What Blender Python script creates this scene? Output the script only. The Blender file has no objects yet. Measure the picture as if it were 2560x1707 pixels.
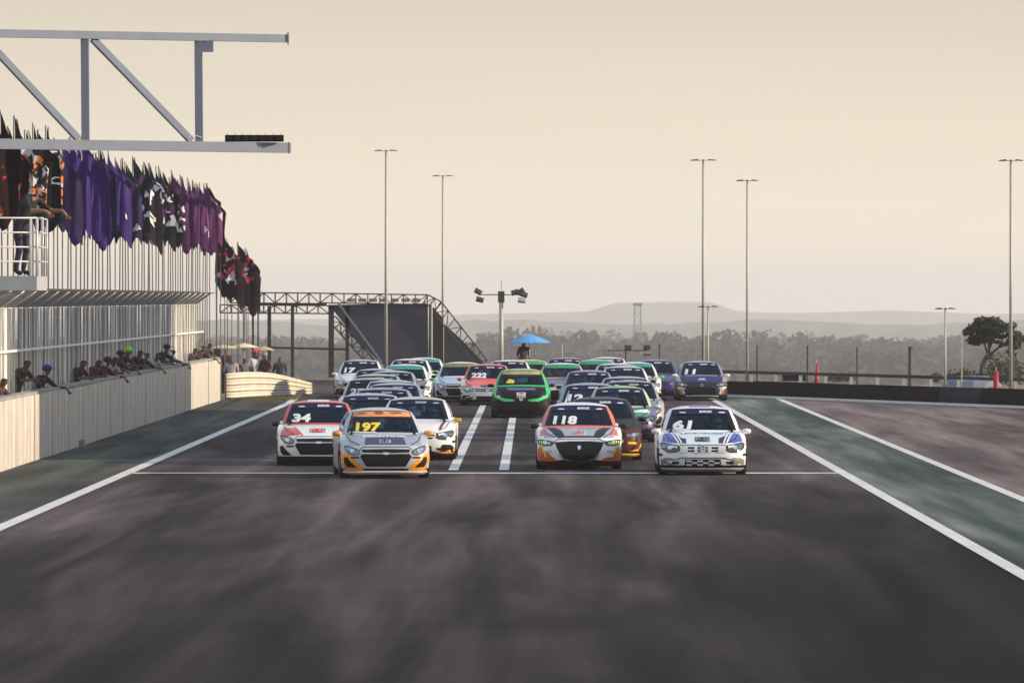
import bpy, bmesh, math, random
from mathutils import Vector, Matrix
from mathutils.bvhtree import BVHTree
R = math.radians
S = bpy.context.scene
C = S.collection
random.seed(7)

# ------------------------------------------------------------------ camera, world, sun
F = 14500.0            # focal length in photo pixels (2560 wide)
K = F / 12000.0
H = 3.5                # camera height
VX, VY = 1332.0, 745.0 # vanishing point / horizon in the photo
cam_d = bpy.data.cameras.new('camera'); cam = bpy.data.objects.new('camera', cam_d); C.objects.link(cam)
cam.location = (0, 0, H); cam.rotation_euler = (R(90), 0, 0)
cam_d.sensor_width = 36.0; cam_d.lens = 36.0 * F / 2560.0
cam_d.shift_x = (1280 - VX) / 2560.0
cam_d.shift_y = -(853.5 - VY) / 2560.0
cam_d.clip_start = 0.5; cam_d.clip_end = 30000
cam_d.dof.use_dof = True; cam_d.dof.focus_distance = 118.0; cam_d.dof.aperture_fstop = 8.0
S.camera = cam

SUN_EL, SUN_AZ = 17.0, 6.0      # azimuth measured from +X towards the camera
sd = Vector((math.cos(R(SUN_EL))*math.cos(R(SUN_AZ)), -math.cos(R(SUN_EL))*math.sin(R(SUN_AZ)), math.sin(R(SUN_EL))))
sun_d = bpy.data.lights.new('sun', 'SUN'); sun_d.energy = 5.0; sun_d.angle = R(1.0); sun_d.color = (1.0, 0.81, 0.58)
sun = bpy.data.objects.new('sun', sun_d); C.objects.link(sun)
sun.rotation_euler = sd.to_track_quat('Z', 'Y').to_euler()

W = bpy.data.worlds.new('World'); S.world = W; W.use_nodes = True
nt = W.node_tree; N = nt.nodes; L = nt.links
bg = N['Background']
sky = N.new('ShaderNodeTexSky'); sky.sky_type = 'NISHITA'; sky.sun_disc = False
sky.sun_elevation = R(SUN_EL); sky.sun_rotation = R(90 + SUN_AZ); sky.dust_density = 4.0; sky.air_density = 1.2
sc_ = N.new('ShaderNodeVectorMath'); sc_.operation = 'SCALE'; sc_.inputs['Scale'].default_value = 0.85
L.new(sky.outputs[0], sc_.inputs[0])
tc = N.new('ShaderNodeTexCoord'); sx = N.new('ShaderNodeSeparateXYZ'); L.new(tc.outputs['Generated'], sx.inputs[0])
rmp = N.new('ShaderNodeValToRGB'); L.new(sx.outputs['Z'], rmp.inputs[0])
e = rmp.color_ramp.elements          # pale evening veil: cream near the horizon, thinning to blue overhead
e[0].position = 0.0; e[0].color = (8.5, 7.5, 6.1, 1)
e[1].position = 1.0; e[1].color = (4.4, 5.7, 7.6, 1)
for p_, c_ in ((0.015, (8.4, 7.4, 5.9, 1)), (0.055, (6.2, 5.5, 4.5, 1)), (0.30, (5.4, 5.7, 6.1, 1))):
    q = e.new(p_); q.color = c_
mxw = N.new('ShaderNodeMix'); mxw.data_type = 'RGBA'; mxw.inputs[0].default_value = 0.9
L.new(sc_.outputs[0], mxw.inputs[6]); L.new(rmp.outputs[0], mxw.inputs[7])
cm_ = N.new('ShaderNodeMapping'); cm_.inputs['Scale'].default_value = (1.5, 1.5, 22); L.new(tc.outputs['Generated'], cm_.inputs[0])
cn_ = N.new('ShaderNodeTexNoise'); cn_.inputs['Scale'].default_value = 3.0; cn_.inputs['Detail'].default_value = 5; L.new(cm_.outputs[0], cn_.inputs[0])
cr_ = N.new('ShaderNodeMapRange'); cr_.inputs[1].default_value = .3; cr_.inputs[2].default_value = .7; cr_.inputs[3].default_value = .965; cr_.inputs[4].default_value = 1.03; L.new(cn_.outputs[0], cr_.inputs[0])
cs_ = N.new('ShaderNodeVectorMath'); cs_.operation = 'SCALE'; L.new(mxw.outputs[2], cs_.inputs[0]); L.new(cr_.outputs[0], cs_.inputs['Scale'])
L.new(cs_.outputs[0], bg.inputs[0]); bg.inputs[1].default_value = 0.11

S.view_settings.view_transform = 'Standard'; S.view_settings.look = 'None'
S.view_settings.exposure = 0.16; S.view_settings.gamma = 1.0; S.view_settings.use_curve_mapping = False
S.render.engine = 'CYCLES'
S.cycles.use_denoising = True
S.cycles.max_bounces = 6; S.cycles.volume_bounces = 1; S.cycles.diffuse_bounces = 3
S.cycles.glossy_bounces = 3; S.cycles.transmission_bounces = 4; S.cycles.transparent_max_bounces = 10
S.cycles.caustics_reflective = False; S.cycles.caustics_refractive = False
S.cycles.filter_width = 1.5

# ------------------------------------------------------------------ materials
_m = {}
def mat(name, col, rough=0.6, metal=0.0, coat=0.0, var=0.0, scale=8.0, bump=0.0, spec=0.5, alpha=None, stretch=None, col2=None, space='Object'):
    if name in _m: return _m[name]
    m = bpy.data.materials.new(name); m.use_nodes = True
    b = m.node_tree.nodes['Principled BSDF']; nn = m.node_tree.nodes; ll = m.node_tree.links
    b.inputs['Base Color'].default_value = (*col, 1); b.inputs['Roughness'].default_value = rough
    b.inputs['Metallic'].default_value = metal; b.inputs['Coat Weight'].default_value = coat
    b.inputs['Coat Roughness'].default_value = 0.12
    b.inputs['Specular IOR Level'].default_value = spec
    if alpha is not None: b.inputs['Alpha'].default_value = alpha
    if var > 0 or bump > 0 or col2:
        t = nn.new('ShaderNodeTexCoord'); mp = nn.new('ShaderNodeMapping')
        ll.new(t.outputs[space], mp.inputs[0])
        if stretch: mp.inputs['Scale'].default_value = stretch
        ns = nn.new('ShaderNodeTexNoise'); ns.inputs['Scale'].default_value = scale; ns.inputs['Detail'].default_value = 6
        ns.inputs['Roughness'].default_value = 0.65
        ll.new(mp.outputs[0], ns.inputs[0])
        r = nn.new('ShaderNodeValToRGB'); r.color_ramp.elements[0].position = 0.3; r.color_ramp.elements[1].position = 0.7
        a = col2 if col2 else tuple(c*(1-var) for c in col); bb = col if col2 else tuple(min(1, c*(1+var)) for c in col)
        r.color_ramp.elements[0].color = (*a, 1); r.color_ramp.elements[1].color = (*bb, 1)
        ll.new(ns.outputs[0], r.inputs[0]); ll.new(r.outputs[0], b.inputs['Base Color'])
        if bump > 0:
            bp = nn.new('ShaderNodeBump'); bp.inputs['Strength'].default_value = bump; bp.inputs['Distance'].default_value = 0.02
            ll.new(ns.outputs[0], bp.inputs['Height']); ll.new(bp.outputs[0], b.inputs['Normal'])
    _m[name] = m; return m
def paint(c, rough=0.38):
    dk = max(c) < .14
    return mat('paint_%.2f_%.2f_%.2f' % tuple(c), c, .5 if dk else rough, 0.0, 0.04 if dk else 0.3, var=0.07, scale=3.0, spec=.18 if dk else .5)
BLACK = (0.012, 0.012, 0.014); WHITE = (0.82, 0.83, 0.85)
M_black = mat('black_plastic', (.006, .006, .007), 0.6, spec=.15)
M_gloss = mat('gloss_black', (0.006, 0.006, 0.008), 0.3, spec=.3)
M_rubber = mat('tyre_rubber', (0.010, 0.010, 0.011), 0.85, var=0.2, scale=20, spec=.2)
M_rim = mat('wheel_rim', (0.35, 0.35, 0.37), 0.35, 0.8)
M_chrome = mat('chrome', (0.75, 0.75, 0.77), 0.15, 1.0)
M_lens = mat('headlight_lens', (0.20, 0.23, 0.26), 0.1, 0.5, coat=1.0, var=0.6, scale=16)
M_lens_dark = mat('smoked_lens', (0.06, 0.065, 0.09), 0.1, 0.4, coat=1.0, var=0.5, scale=12)
M_mesh = mat('grille_mesh', (0.010, 0.011, 0.015), 0.7, var=0.5, scale=60, spec=.12)
M_white = mat('white_print', (0.8, 0.8, 0.82), 0.5, var=0.05, scale=5)
M_yellow = mat('yellow_print', (0.85, 0.68, 0.03), 0.5)
M_lime = mat('lime_print', (0.55, 0.75, 0.05), 0.5)
M_skin = mat('skin', (0.30, 0.14, 0.08), 0.6, var=0.15, scale=10)
M_skin_dark = mat('dark_skin', (0.10, 0.05, 0.03), 0.6, var=0.15, scale=10)
M_steel = mat('galvanised_steel', (0.5, 0.5, 0.5), 0.5, 0.3, var=0.15, scale=6)
M_dark_steel = mat('dark_scaffold', (0.045, 0.042, 0.045), 0.6, 0.2, var=0.25, scale=4)
M_pole = mat('mast_paint', (0.42, 0.41, 0.38), 0.55, 0.1, var=0.12, scale=2)
M_lamp = mat('lamp_housing', (0.06, 0.06, 0.06), 0.5)
M_interior = mat('cabin_interior', (0.006, 0.007, 0.010), 0.9, spec=.1)

def glass_mat():
    m = bpy.data.materials.new('car_glass'); m.use_nodes = True
    n = m.node_tree.nodes; l = m.node_tree.links; n.remove(n['Principled BSDF'])
    o = n['Material Output']; t = n.new('ShaderNodeBsdfTransparent'); t.inputs[0].default_value = (0.20, 0.29, 0.34, 1)
    g = n.new('ShaderNodeBsdfGlossy'); g.inputs['Roughness'].default_value = 0.03; g.inputs[0].default_value = (0.55, 0.75, 1, 1)
    f = n.new('ShaderNodeFresnel'); f.inputs[0].default_value = 1.33
    mx = n.new('ShaderNodeMixShader'); l.new(f.outputs[0], mx.inputs[0]); l.new(t.outputs[0], mx.inputs[1]); l.new(g.outputs[0], mx.inputs[2])
    l.new(mx.outputs[0], o.inputs[0]); return m
M_glass = glass_mat()

# ------------------------------------------------------------------ helpers
def at(px, py, s):                      # photo pixel at scale s (photo px per metre) -> world point
    return Vector(((px - VX)/s, F/s, H - (py - VY)/s))
def put(o, label=None, cat=None, group=None, kind=None):
    if label: o['label'] = label
    if cat: o['category'] = cat
    if group: o['group'] = group
    if kind: o['kind'] = kind
    return o
def empty(name, loc=(0, 0, 0), rz=0.0, label=None, cat=None, group=None):
    o = bpy.data.objects.new(name, None); C.objects.link(o); o.location = loc; o.rotation_euler = (0, 0, rz)
    o.empty_display_size = 0.2
    return put(o, label, cat, group)
def link(name, me, parent=None, mats=None):
    o = bpy.data.objects.new(name, me); C.objects.link(o)
    if parent: o.parent = parent
    if mats:
        for i, m in enumerate(mats):
            if len(o.material_slots) > i:
                o.material_slots[i].link = 'OBJECT'; o.material_slots[i].material = m
    return o
class MB:
    def __init__(s): s.v = []; s.f = []; s.m = []
    def add(s, vs, fs, mi=0):
        b = len(s.v); s.v += [tuple(v) for v in vs]; s.f += [tuple(i + b for i in f) for f in fs]; s.m += [mi]*len(fs); return s
    def box(s, x0, x1, y0, y1, z0, z1, mi=0):
        return s.add([(x0,y0,z0),(x1,y0,z0),(x1,y1,z0),(x0,y1,z0),(x0,y0,z1),(x1,y0,z1),(x1,y1,z1),(x0,y1,z1)],
                     [(0,3,2,1),(4,5,6,7),(0,1,5,4),(1,2,6,5),(2,3,7,6),(3,0,4,7)], mi)
    def tube(s, p0, p1, r0, r1=None, n=8, mi=0, cap=True):
        p0 = Vector(p0); p1 = Vector(p1); r1 = r0 if r1 is None else r1
        d = (p1 - p0); q = d.to_track_quat('Z', 'Y')
        vs = []
        for p, r in ((p0, r0), (p1, r1)):
            for i in range(n):
                a = 2*math.pi*(i + .5)/n; vs.append(p + q @ Vector((r*math.cos(a), r*math.sin(a), 0)))
        fs = [(i, (i+1) % n, n+(i+1) % n, n+i) for i in range(n)]
        if cap: fs += [tuple(range(n-1, -1, -1)), tuple(range(n, 2*n))]
        return s.add(vs, fs, mi)
    def path(s, pts, r, n=6, mi=0):
        for a, b in zip(pts, pts[1:]): s.tube(a, b, r, n=n, mi=mi)
        return s
    def bar(s, p0, p1, w, h, mi=0):   # rectangular bar
        p0 = Vector(p0); p1 = Vector(p1); d = (p1-p0).normalized()
        up = Vector((0, 0, 1)) if abs(d.z) < .95 else Vector((0, 1, 0))
        a = d.cross(up).normalized()*w/2; b = a.cross(d).normalized()*h/2
        vs = [p0-a-b, p0+a-b, p0+a+b, p0-a+b, p1-a-b, p1+a-b, p1+a+b, p1-a+b]
        return s.add(vs, [(0,1,2,3),(7,6,5,4),(0,4,5,1),(1,5,6,2),(2,6,7,3),(3,7,4,0)], mi)
    def ell(s, c, r, nu=10, nv=7, mi=0):
        vs = []; fs = []
        for j in range(nv+1):
            t = math.pi*j/nv
            for i in range(nu):
                a = 2*math.pi*i/nu
                vs.append((c[0]+r[0]*math.sin(t)*math.cos(a), c[1]+r[1]*math.sin(t)*math.sin(a), c[2]+r[2]*math.cos(t)))
        for j in range(nv):
            for i in range(nu):
                fs.append((j*nu+i, (j+1)*nu+i, (j+1)*nu+(i+1) % nu, j*nu+(i+1) % nu))
        return s.add(vs, fs, mi)
    def mesh(s, name, mats=(), smooth=False):
        me = bpy.data.meshes.new(name); me.from_pydata(s.v, [], s.f)
        for m in mats: me.materials.append(m)
        me.polygons.foreach_set('material_index', s.m)
        if smooth: me.polygons.foreach_set('use_smooth', [True]*len(me.polygons))
        me.update(); return me
    def obj(s, name, mats=(), parent=None, smooth=False, **kw):
        if not isinstance(mats, (list, tuple)): mats = [mats]
        o = link(name, s.mesh(name, mats, smooth), parent); put(o, **kw); return o
def copy_tree(o, parent=None):
    c = o.copy(); C.objects.link(c); c.parent = parent
    for ch in o.children: copy_tree(ch, c)
    return c

# ------------------------------------------------------------------ ground and markings
def terr(x, y):
    t = lambda a, b: max(0.0, min(1.0, (y-a)/(b-a)))
    s = lambda u: u*u*(3-2*u)
    z = -15*s(t(228, 560)) - 12*s(t(900, 2200)) - 30*s(t(2000, 4500))
    if y > 300: z += 1.2*math.sin(x*.011+y*.004)*t(300, 900)
    return z
def g_sheet():
    ys = list(range(-40, 240, 20)) + list(range(240, 1000, 30)) + list(range(1000, 9001, 250))
    xs = [-4000, -2500, -1500, -900, -500, -300, -180, -120, -80, -50, -30, -18, -8, 0, 8, 18, 30, 50, 80, 120, 180, 300, 500, 900, 1500, 2500, 4000]
    m = MB(); vs = [(x, y, terr(x, y) - 0.02) for y in ys for x in xs]; n = len(xs)
    fs = [(j*n+i, j*n+i+1, (j+1)*n+i+1, (j+1)*n+i) for j in range(len(ys)-1) for i in range(n-1)]
    return m.add(vs, fs)
M_dry = mat('dry_grass_ground', (0.20, 0.17, 0.11), 0.95, var=0.3, scale=0.15, bump=0.3)
g_sheet().obj('ground', M_dry, kind='structure', label='dry grass and bare ground beyond the race track', smooth=True)

def tarmac(name, c_lo, c_hi, rough=0.9, right_dark=False, spec=0.10):
    m = bpy.data.materials.new(name); m.use_nodes = True
    n = m.node_tree.nodes; l = m.node_tree.links; b = n['Principled BSDF']
    b.inputs['Roughness'].default_value = rough; b.inputs['Specular IOR Level'].default_value = spec
    t = n.new('ShaderNodeTexCoord')
    def noise(scale, st, det=5, dist=0.0):
        mp = n.new('ShaderNodeMapping'); mp.inputs['Scale'].default_value = st; l.new(t.outputs['Object'], mp.inputs[0])
        ns = n.new('ShaderNodeTexNoise'); ns.inputs['Scale'].default_value = scale; ns.inputs['Detail'].default_value = det
        ns.inputs['Distortion'].default_value = dist; l.new(mp.outputs[0], ns.inputs[0]); return ns.outputs[0]
    def mix(a, bb, f, op='MULTIPLY'):
        mx = n.new('ShaderNodeMix'); mx.data_type = 'RGBA'; mx.blend_type = op
        for v, i in ((a, 6), (bb, 7)):
            if isinstance(v, tuple): mx.inputs[i].default_value = (*v, 1)
            else: l.new(v, mx.inputs[i])
        if isinstance(f, float): mx.inputs[0].default_value = f
        else: l.new(f, mx.inputs[0])
        return mx.outputs[2]
    def ramp(v, a, c0, bb, c1):
        r = n.new('ShaderNodeValToRGB'); r.color_ramp.elements[0].position = a; r.color_ramp.elements[1].position = bb
        r.color_ramp.elements[0].color = (*c0, 1); r.color_ramp.elements[1].color = (*c1, 1); l.new(v, r.inputs[0]); return r.outputs[0]
    base = mix(c_lo, c_hi, ramp(noise(0.55, (1, .07, 1), 5, .8), .38, (0, 0, 0), .62, (1, 1, 1)), 'MIX')
    base = mix(base, ramp(noise(1.0, (0.9, .05, 1), 6, .4), .36, (.50, .48, .52), .64, (1.4, 1.32, 1.3)), 0.9)
    base = mix(base, ramp(noise(0.35, (.3, 1.4, 1), 3), .35, (.72, .72, .74), .65, (1.12, 1.1, 1.1)), 0.35)
    base = mix(base, ramp(noise(2.2, (1.6, .035, 1), 4), .42, (.62, .60, .62), .62, (1.1, 1.1, 1.1)), 0.45)   # rubbered-in streaks
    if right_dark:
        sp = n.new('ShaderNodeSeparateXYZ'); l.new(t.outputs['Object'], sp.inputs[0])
        # darker towards the right hand side of the near straight
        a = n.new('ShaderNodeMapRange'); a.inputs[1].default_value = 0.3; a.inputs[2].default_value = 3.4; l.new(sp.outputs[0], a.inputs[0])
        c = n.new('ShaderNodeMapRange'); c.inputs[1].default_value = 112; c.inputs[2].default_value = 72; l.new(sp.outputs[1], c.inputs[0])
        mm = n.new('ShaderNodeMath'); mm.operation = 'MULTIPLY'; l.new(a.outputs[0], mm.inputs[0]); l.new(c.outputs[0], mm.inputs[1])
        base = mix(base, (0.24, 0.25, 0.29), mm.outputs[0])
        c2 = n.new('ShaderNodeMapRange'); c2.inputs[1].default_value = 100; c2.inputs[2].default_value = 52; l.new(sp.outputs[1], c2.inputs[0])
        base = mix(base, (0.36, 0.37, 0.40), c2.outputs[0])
    fine = noise(60, (1, 1, 1), 2)
    base = mix(base, ramp(fine, .3, (.85, .85, .85), .7, (1.1, 1.1, 1.1)), 1.0)
    l.new(base, b.inputs['Base Color'])
    bp = n.new('ShaderNodeBump'); bp.inputs['Strength'].default_value = .35; bp.inputs['Distance'].default_value = .01
    l.new(fine, bp.inputs['Height']); l.new(bp.outputs[0], b.inputs['Normal'])
    return m
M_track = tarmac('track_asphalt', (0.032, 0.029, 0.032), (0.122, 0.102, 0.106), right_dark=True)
M_green = tarmac('green_runoff', (0.045, 0.075, 0.072), (0.17, 0.20, 0.19))
M_verge = tarmac('dark_verge', (0.045, 0.06, 0.058), (0.10, 0.115, 0.105))
M_pit = tarmac('pink_apron', (0.13, 0.105, 0.105), (0.23, 0.19, 0.188))
M_line = mat('line_paint', (0.62, 0.61, 0.61), 0.65, var=0.12, scale=2.0, stretch=(1.5, .25, 1), bump=.1)

XL, XLW = -8.1, 0.30
def sheet(name, pts, z, m, label, kind='structure'):
    MB().add([(x, y, z) for x, y in pts], [tuple(range(len(pts)))]).obj(name, m, kind=kind, label=label)
YT = 205*K
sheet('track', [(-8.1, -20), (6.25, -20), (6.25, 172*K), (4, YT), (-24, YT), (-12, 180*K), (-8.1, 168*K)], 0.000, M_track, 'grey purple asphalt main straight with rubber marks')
sheet('verge', [(-10.7, -20), (-8.1, -20), (-8.1, 168*K), (-10.5, 175*K), (-10.7, 160*K)], 0.002, M_verge, 'dark green grey strip between wall and left white line')
sheet('runoff', [(6.25, -20), (8.6, -20), (8.6, 168*K), (6.25, 172*K)], 0.002, M_green, 'green painted runoff strip right of the straight')
sheet('apron', [(8.6, -20), (40, -20), (40, 150*K), (15.6, 152.7*K), (8.6, 168.5*K)], 0.002, M_pit, 'pinkish asphalt apron on the right')
def strip(name, pts, w, z, label):
    pts = [Vector((a, b)) for a, b in pts]; m = MB(); vs = []
    for i, p in enumerate(pts):
        d = (pts[min(i+1, len(pts)-1)] - pts[max(i-1, 0)]).normalized(); n = Vector((-d.y, d.x))*w/2
        vs += [(p.x+n.x, p.y+n.y, z), (p.x-n.x, p.y-n.y, z)]
    fs = [(2*i, 2*i+1, 2*i+3, 2*i+2) for i in range(len(pts)-1)]
    m.add(vs, fs).obj(name, M_line, kind='structure', label=label)
strip('track_line', [(-8.12, -20), (-8.12, 160*K), (-8.4, 172*K), (-9.5, 184*K)], .25, .009, 'white line along the left edge of the straight')
strip('track_line', [(6.2, -20), (6.2, 172*K)], .23, .009, 'white line along the right edge of the straight')
strip('track_line', [(8.52, -20), (8.52, 168.5*K)], .22, .009, 'white line between green runoff and pink apron')
strip('track_line', [(-8, 95.9*K), (6.08, 95.9*K)], .62, .009, 'thin white finish line across the straight')
strip('grid_line', [(-1.615, 97.5*K), (-1.615, 178*K)], .20, .013, 'white lane line under the green car')
strip('grid_line', [(-0.585, 97.5*K), (-0.585, 178*K)], .20, .013, 'white lane line right of centre')
fl = [Vector((6.2, 172.0*K)), Vector((8.8, 167*K)), Vector((15.6, 152.7*K)), Vector((34, 118*K))]
kb = MB()
for a_, b_ in zip(fl, fl[1:]): kb.bar((a_.x-.14, a_.y-.22, .03), (b_.x-.14, b_.y-.22, .03), .24, .09)
kb.obj('kerb', mat('kerb_white', (.74, .73, .71), .7, var=.1, scale=1.5), kind='structure', label='low white kerb at the foot of the dark barrier')

# ------------------------------------------------------------------ hills
def hill(name, prof, s, z0, m, label, dep):
    d = F/s; vs = []; n = len(prof)
    rows = 7
    for j in range(rows):
        u = j/(rows-1); yy = d - dep + 2*dep*u; k = math.sin(math.pi*u)**.7 if 0 < u < 1 else 0
        for i, (px, py) in enumerate(prof):
            zt = H - (py - VY)/s
            vs.append(((px - VX)/s, yy + 25*math.sin(i*1.7), z0 + (zt - z0)*k))
    fs = [(j*n+i, j*n+i+1, (j+1)*n+i+1, (j+1)*n+i) for j in range(rows-1) for i in range(n-1)]
    MB().add(vs, fs).obj(name, m, kind='structure', label=label, smooth=True)
M_hill = mat('far_hill', (0.11, 0.11, 0.09), 1.0, var=0.3, scale=0.02)
hp = [(-3000, 800), (-1500, 790), (0, 798), (600, 800), (900, 796), (1100, 788), (1250, 784), (1380, 781), (1465, 779), (1490, 773), (1520, 762), (1545, 757), (1640, 755), (1770, 755), (1795, 761), (1830, 774), (1870, 780), (1990, 782), (2120, 779), (2230, 776), (2330, 780), (2480, 785), (2700, 780), (3200, 790), (4500, 800)]
hill('hills', hp, 1.85, -62, M_hill, 'flat topped pale hill and low ridge on the horizon', 700)
random.seed(3)
hp2 = [(x, 806 + 6*math.sin(x*.009) + random.uniform(-4, 3)) for x in range(-2500, 5000, 45)]
hill('hills', hp2, 3.3, -60, M_hill, 'low hazy wooded ridge in front of the hills', 250)

# ------------------------------------------------------------------ foliage
def leaf_cloud(m, c, r, n, size, rnd, mi=0):
    for _ in range(n):
        while True:
            v = Vector((rnd.uniform(-1, 1), rnd.uniform(-1, 1), rnd.uniform(-1, 1)))
            if .25 < v.length < 1: break
        v = Vector((c[0]+v.x*r[0], c[1]+v.y*r[1], c[2]+v.z*r[2]))
        a = Vector((rnd.gauss(0, 1), rnd.gauss(0, 1), rnd.gauss(0, .7))).normalized(); b = a.orthogonal().normalized()
        s = size*rnd.uniform(.5, 1.2)
        m.add([v-a*s, v+b*s*.7, v+a*s, v-b*s*.7], [(0, 1, 2, 3)], mi)
M_leaf_far = mat('far_foliage', (0.034, 0.039, 0.042), .9, var=.4, scale=.12, spec=.1)
M_leaf = mat('tree_foliage', (0.05, 0.055, 0.028), .8, var=.4, scale=1.5, spec=.2)
M_bark = mat('bark', (0.08, 0.06, 0.045), .9, var=.3, scale=6)
def far_crown(m, x, y, zt, w, h, rnd, leaf=.8):
    nb = rnd.randint(3, 6)
    for _ in range(nb):
        rr = w*rnd.uniform(.28, .5)
        cx = x + rnd.uniform(-.5, .5)*w; cz = zt - rr*rnd.uniform(.7, 1.0) - rnd.uniform(0, .35)*h
        leaf_cloud(m, (cx, y + rnd.uniform(-2, 2), cz), (rr, rr, rr*.8), 34, leaf, rnd)
rnd = random.Random(11)
wood = MB()
for i in range(430):
    d = 1600*(2.1**rnd.random())
    x = rnd.uniform(-.125, .125)*d + 0.02*d
    px = VX + x*F/d
    top = 850 - 22*(d-1600)/1760 + rnd.uniform(-12, 14) + 5*math.sin(px*.012)
    zt = H - (top - VY)*d/F
    far_crown(wood, x, d, zt, rnd.uniform(10, 19), 16, rnd, 1.7)
    if i % 3 == 0: wood.tube((x, d, terr(x, d)), (x, d, zt-4), .5, n=5)
# undergrowth filling below the crowns
for i in range(260):
    d = rnd.uniform(1500, 1700); x = rnd.uniform(-.12, .13)*d
    zt = H - (rnd.uniform(868, 925) - VY)*d/F
    far_crown(wood, x, d, zt, rnd.uniform(12, 20), 14, rnd, 2.2)
wood.obj('woodland', M_leaf_far, kind='stuff', label='hazy grey green woodland beyond the circuit', cat='woodland')
bump = [(1230, 812, 'left'), (1370, 812, ''), (1440, 820, ''), (1650, 826, ''), (1735, 822, ''), (1800, 821, ''), (1895, 821, ''), (2110, 826, ''), (2195, 833, ''), (2035, 836, '')]
ords = ['leftmost', 'second from the left', 'third from the left', 'fourth from the left', 'fifth from the left', 'sixth from the left', 'seventh from the left', 'eighth from the left', 'ninth from the left', 'rightmost']
bs = sorted(bump)
for k, (px, py, _) in enumerate(bs):
    s = 7.4; p = at(px, py, s); t = empty('far_tree', (p.x, p.y, terr(p.x, p.y)), 0, 'hazy rounded tree rising above the woodland, %s of ten' % ords[k], 'tree', 'hazy trees above the wood')
    m = MB(); far_crown(m, 0, 0, p.z - terr(p.x, p.y), 12, 10, rnd, 1.6); far_crown(m, 0, 0, p.z - terr(p.x, p.y)-3, 14, 10, rnd, 1.6)
    m.obj('crown', M_leaf_far, t); MB().tube((0, 0, 0), (0, 0, p.z-terr(p.x, p.y)-5), .6, .35, n=6).obj('trunk', M_bark, t)

# right hand dark tree
def branch(m, tips, p, d, ln, r, dep, rnd, spread=.55, up=.15):
    p2 = p + d*ln
    mid = p + d*ln*.5 + Vector((rnd.uniform(-.05, .05), rnd.uniform(-.05, .05), 0))*ln
    m.tube(p, mid, r, r*.85, n=6); m.tube(mid, p2, r*.85, r*.7, n=6)
    if dep == 0: tips.append(p2); return
    for k in range(rnd.choice((2, 3))):
        nd = (d + Vector((rnd.uniform(-1, 1)*spread, rnd.uniform(-1, 1)*spread*.8, rnd.uniform(-.25, .35)*spread + up*.2))).normalized()
        branch(m, tips, p2, nd, ln*rnd.uniform(.66, .9), r*.66, dep-1, rnd, spread, up)
def tree(name, px, s, top, wpx, seed, label, dens=26, leaf=.10, depth=5, z0=None):
    rnd = random.Random(seed)
    b = at(px, 900, s); zt = H - (top - VY)/s; z0 = 0 if z0 is None else z0
    t = empty(name, (b.x, b.y, z0), 0, label, 'tree')
    h = zt - z0; m = MB(); tips = []
    branch(m, tips, Vector((0, 0, -.1)), Vector((.05, 0, 1)).normalized(), h*.30, h*.045, depth, rnd, .85)
    mx = max(max(abs(q.x) for q in tips), .1); mz = max(q.z for q in tips)
    sx_, sz_ = (wpx/2/s)/mx*.92, h*.95/mz
    m.v = [(v[0]*sx_, v[1]*sx_, v[2]*sz_) for v in m.v]
    m.obj('trunk', M_bark, t)
    lm = MB()
    for q in tips:
        c = (q.x*sx_, q.y*sx_, q.z*sz_)
        if c[2] < h*.33 or rnd.random() < .05: continue
        rr = h*rnd.uniform(.045, .085)
        leaf_cloud(lm, c, (rr*1.35, rr*1.3, rr*.6), dens, leaf, rnd)
        leaf_cloud(lm, (c[0]*rnd.uniform(.75, 1.1), c[1], c[2]-h*rnd.uniform(.06, .22)), (rr*.8, rr*.8, rr*.45), dens//3, leaf, rnd)
    lm.obj('crown', M_leaf, t); return t
sT = 62.0
tree('acacia_tree', 2452, sT, 790, 205, 5, 'dark open branched tree beside the tall mast on the right', 60, .10)
def bush(px, py_top, s, w, label, seed, leaf=.07, m_=None):
    rnd = random.Random(seed); p = at(px, py_top, s); m = MB()
    for _ in range(7):
        cx = rnd.uniform(-.5, .5)*w; h = p.z*rnd.uniform(.5, .9)
        leaf_cloud(m, (cx, rnd.uniform(-.4, .4), h*.5), (w*.22, .4, h*.5), 110, leaf, rnd)
    o = m.obj('bush', m_ or M_leaf, None, label=label, cat='bush'); o.location = (p.x, p.y, 0)
bush(2530, 862, 61, 1.7, 'dark leafy bush at the right edge below the tall mast', 1)
bush(2430, 905, 63, 1.9, 'low dark bush at the foot of the branched tree', 2)
bush(2505, 880, 63, 1.5, 'dense dark bush between branched tree and tall mast', 4)
bush(2100, 922, 60, 1.0, 'low rounded hazy bush behind the guardrail', 3, .05)
bush(2355, 925, 60, .8, 'small brownish bush left of the small lamp mast', 8, .05)
# distant lattice tower
def lattice_tower():
    s = 6.0; p = at(1594, 762, s); z0 = terr(p.x, p.y); t = empty('lattice_tower', (p.x, p.y, z0), 0, 'faint lattice tower standing in haze before the flat hill', 'tower')
    h = p.z - z0; fr = MB(); br = MB(); n = 9
    cs = []
    for i in range(n+1):
        u = i/n; w = 2.3*(1-u) + 1.2*u
        cs.append([Vector((sx*w, sy*w, h*u)) for sx, sy in ((-1, -1), (1, -1), (1, 1), (-1, 1))])
    for i in range(n):
        for k in range(4):
            fr.tube(cs[i][k], cs[i+1][k], .22, n=4)
            br.tube(cs[i][k], cs[i+1][(k+1) % 4], .12, n=4); br.tube(cs[i+1][k], cs[i+1][(k+1) % 4], .12, n=4)
    m = mat('tower_steel', (.09, .09, .09), .7)
    fr.obj('tower_leg', m, t); br.obj('bracing', m, t)
    MB().box(-1.9, 1.9, -1.9, 1.9, h-.4, h+.7).obj('platform', m, t)
lattice_tower()

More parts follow.
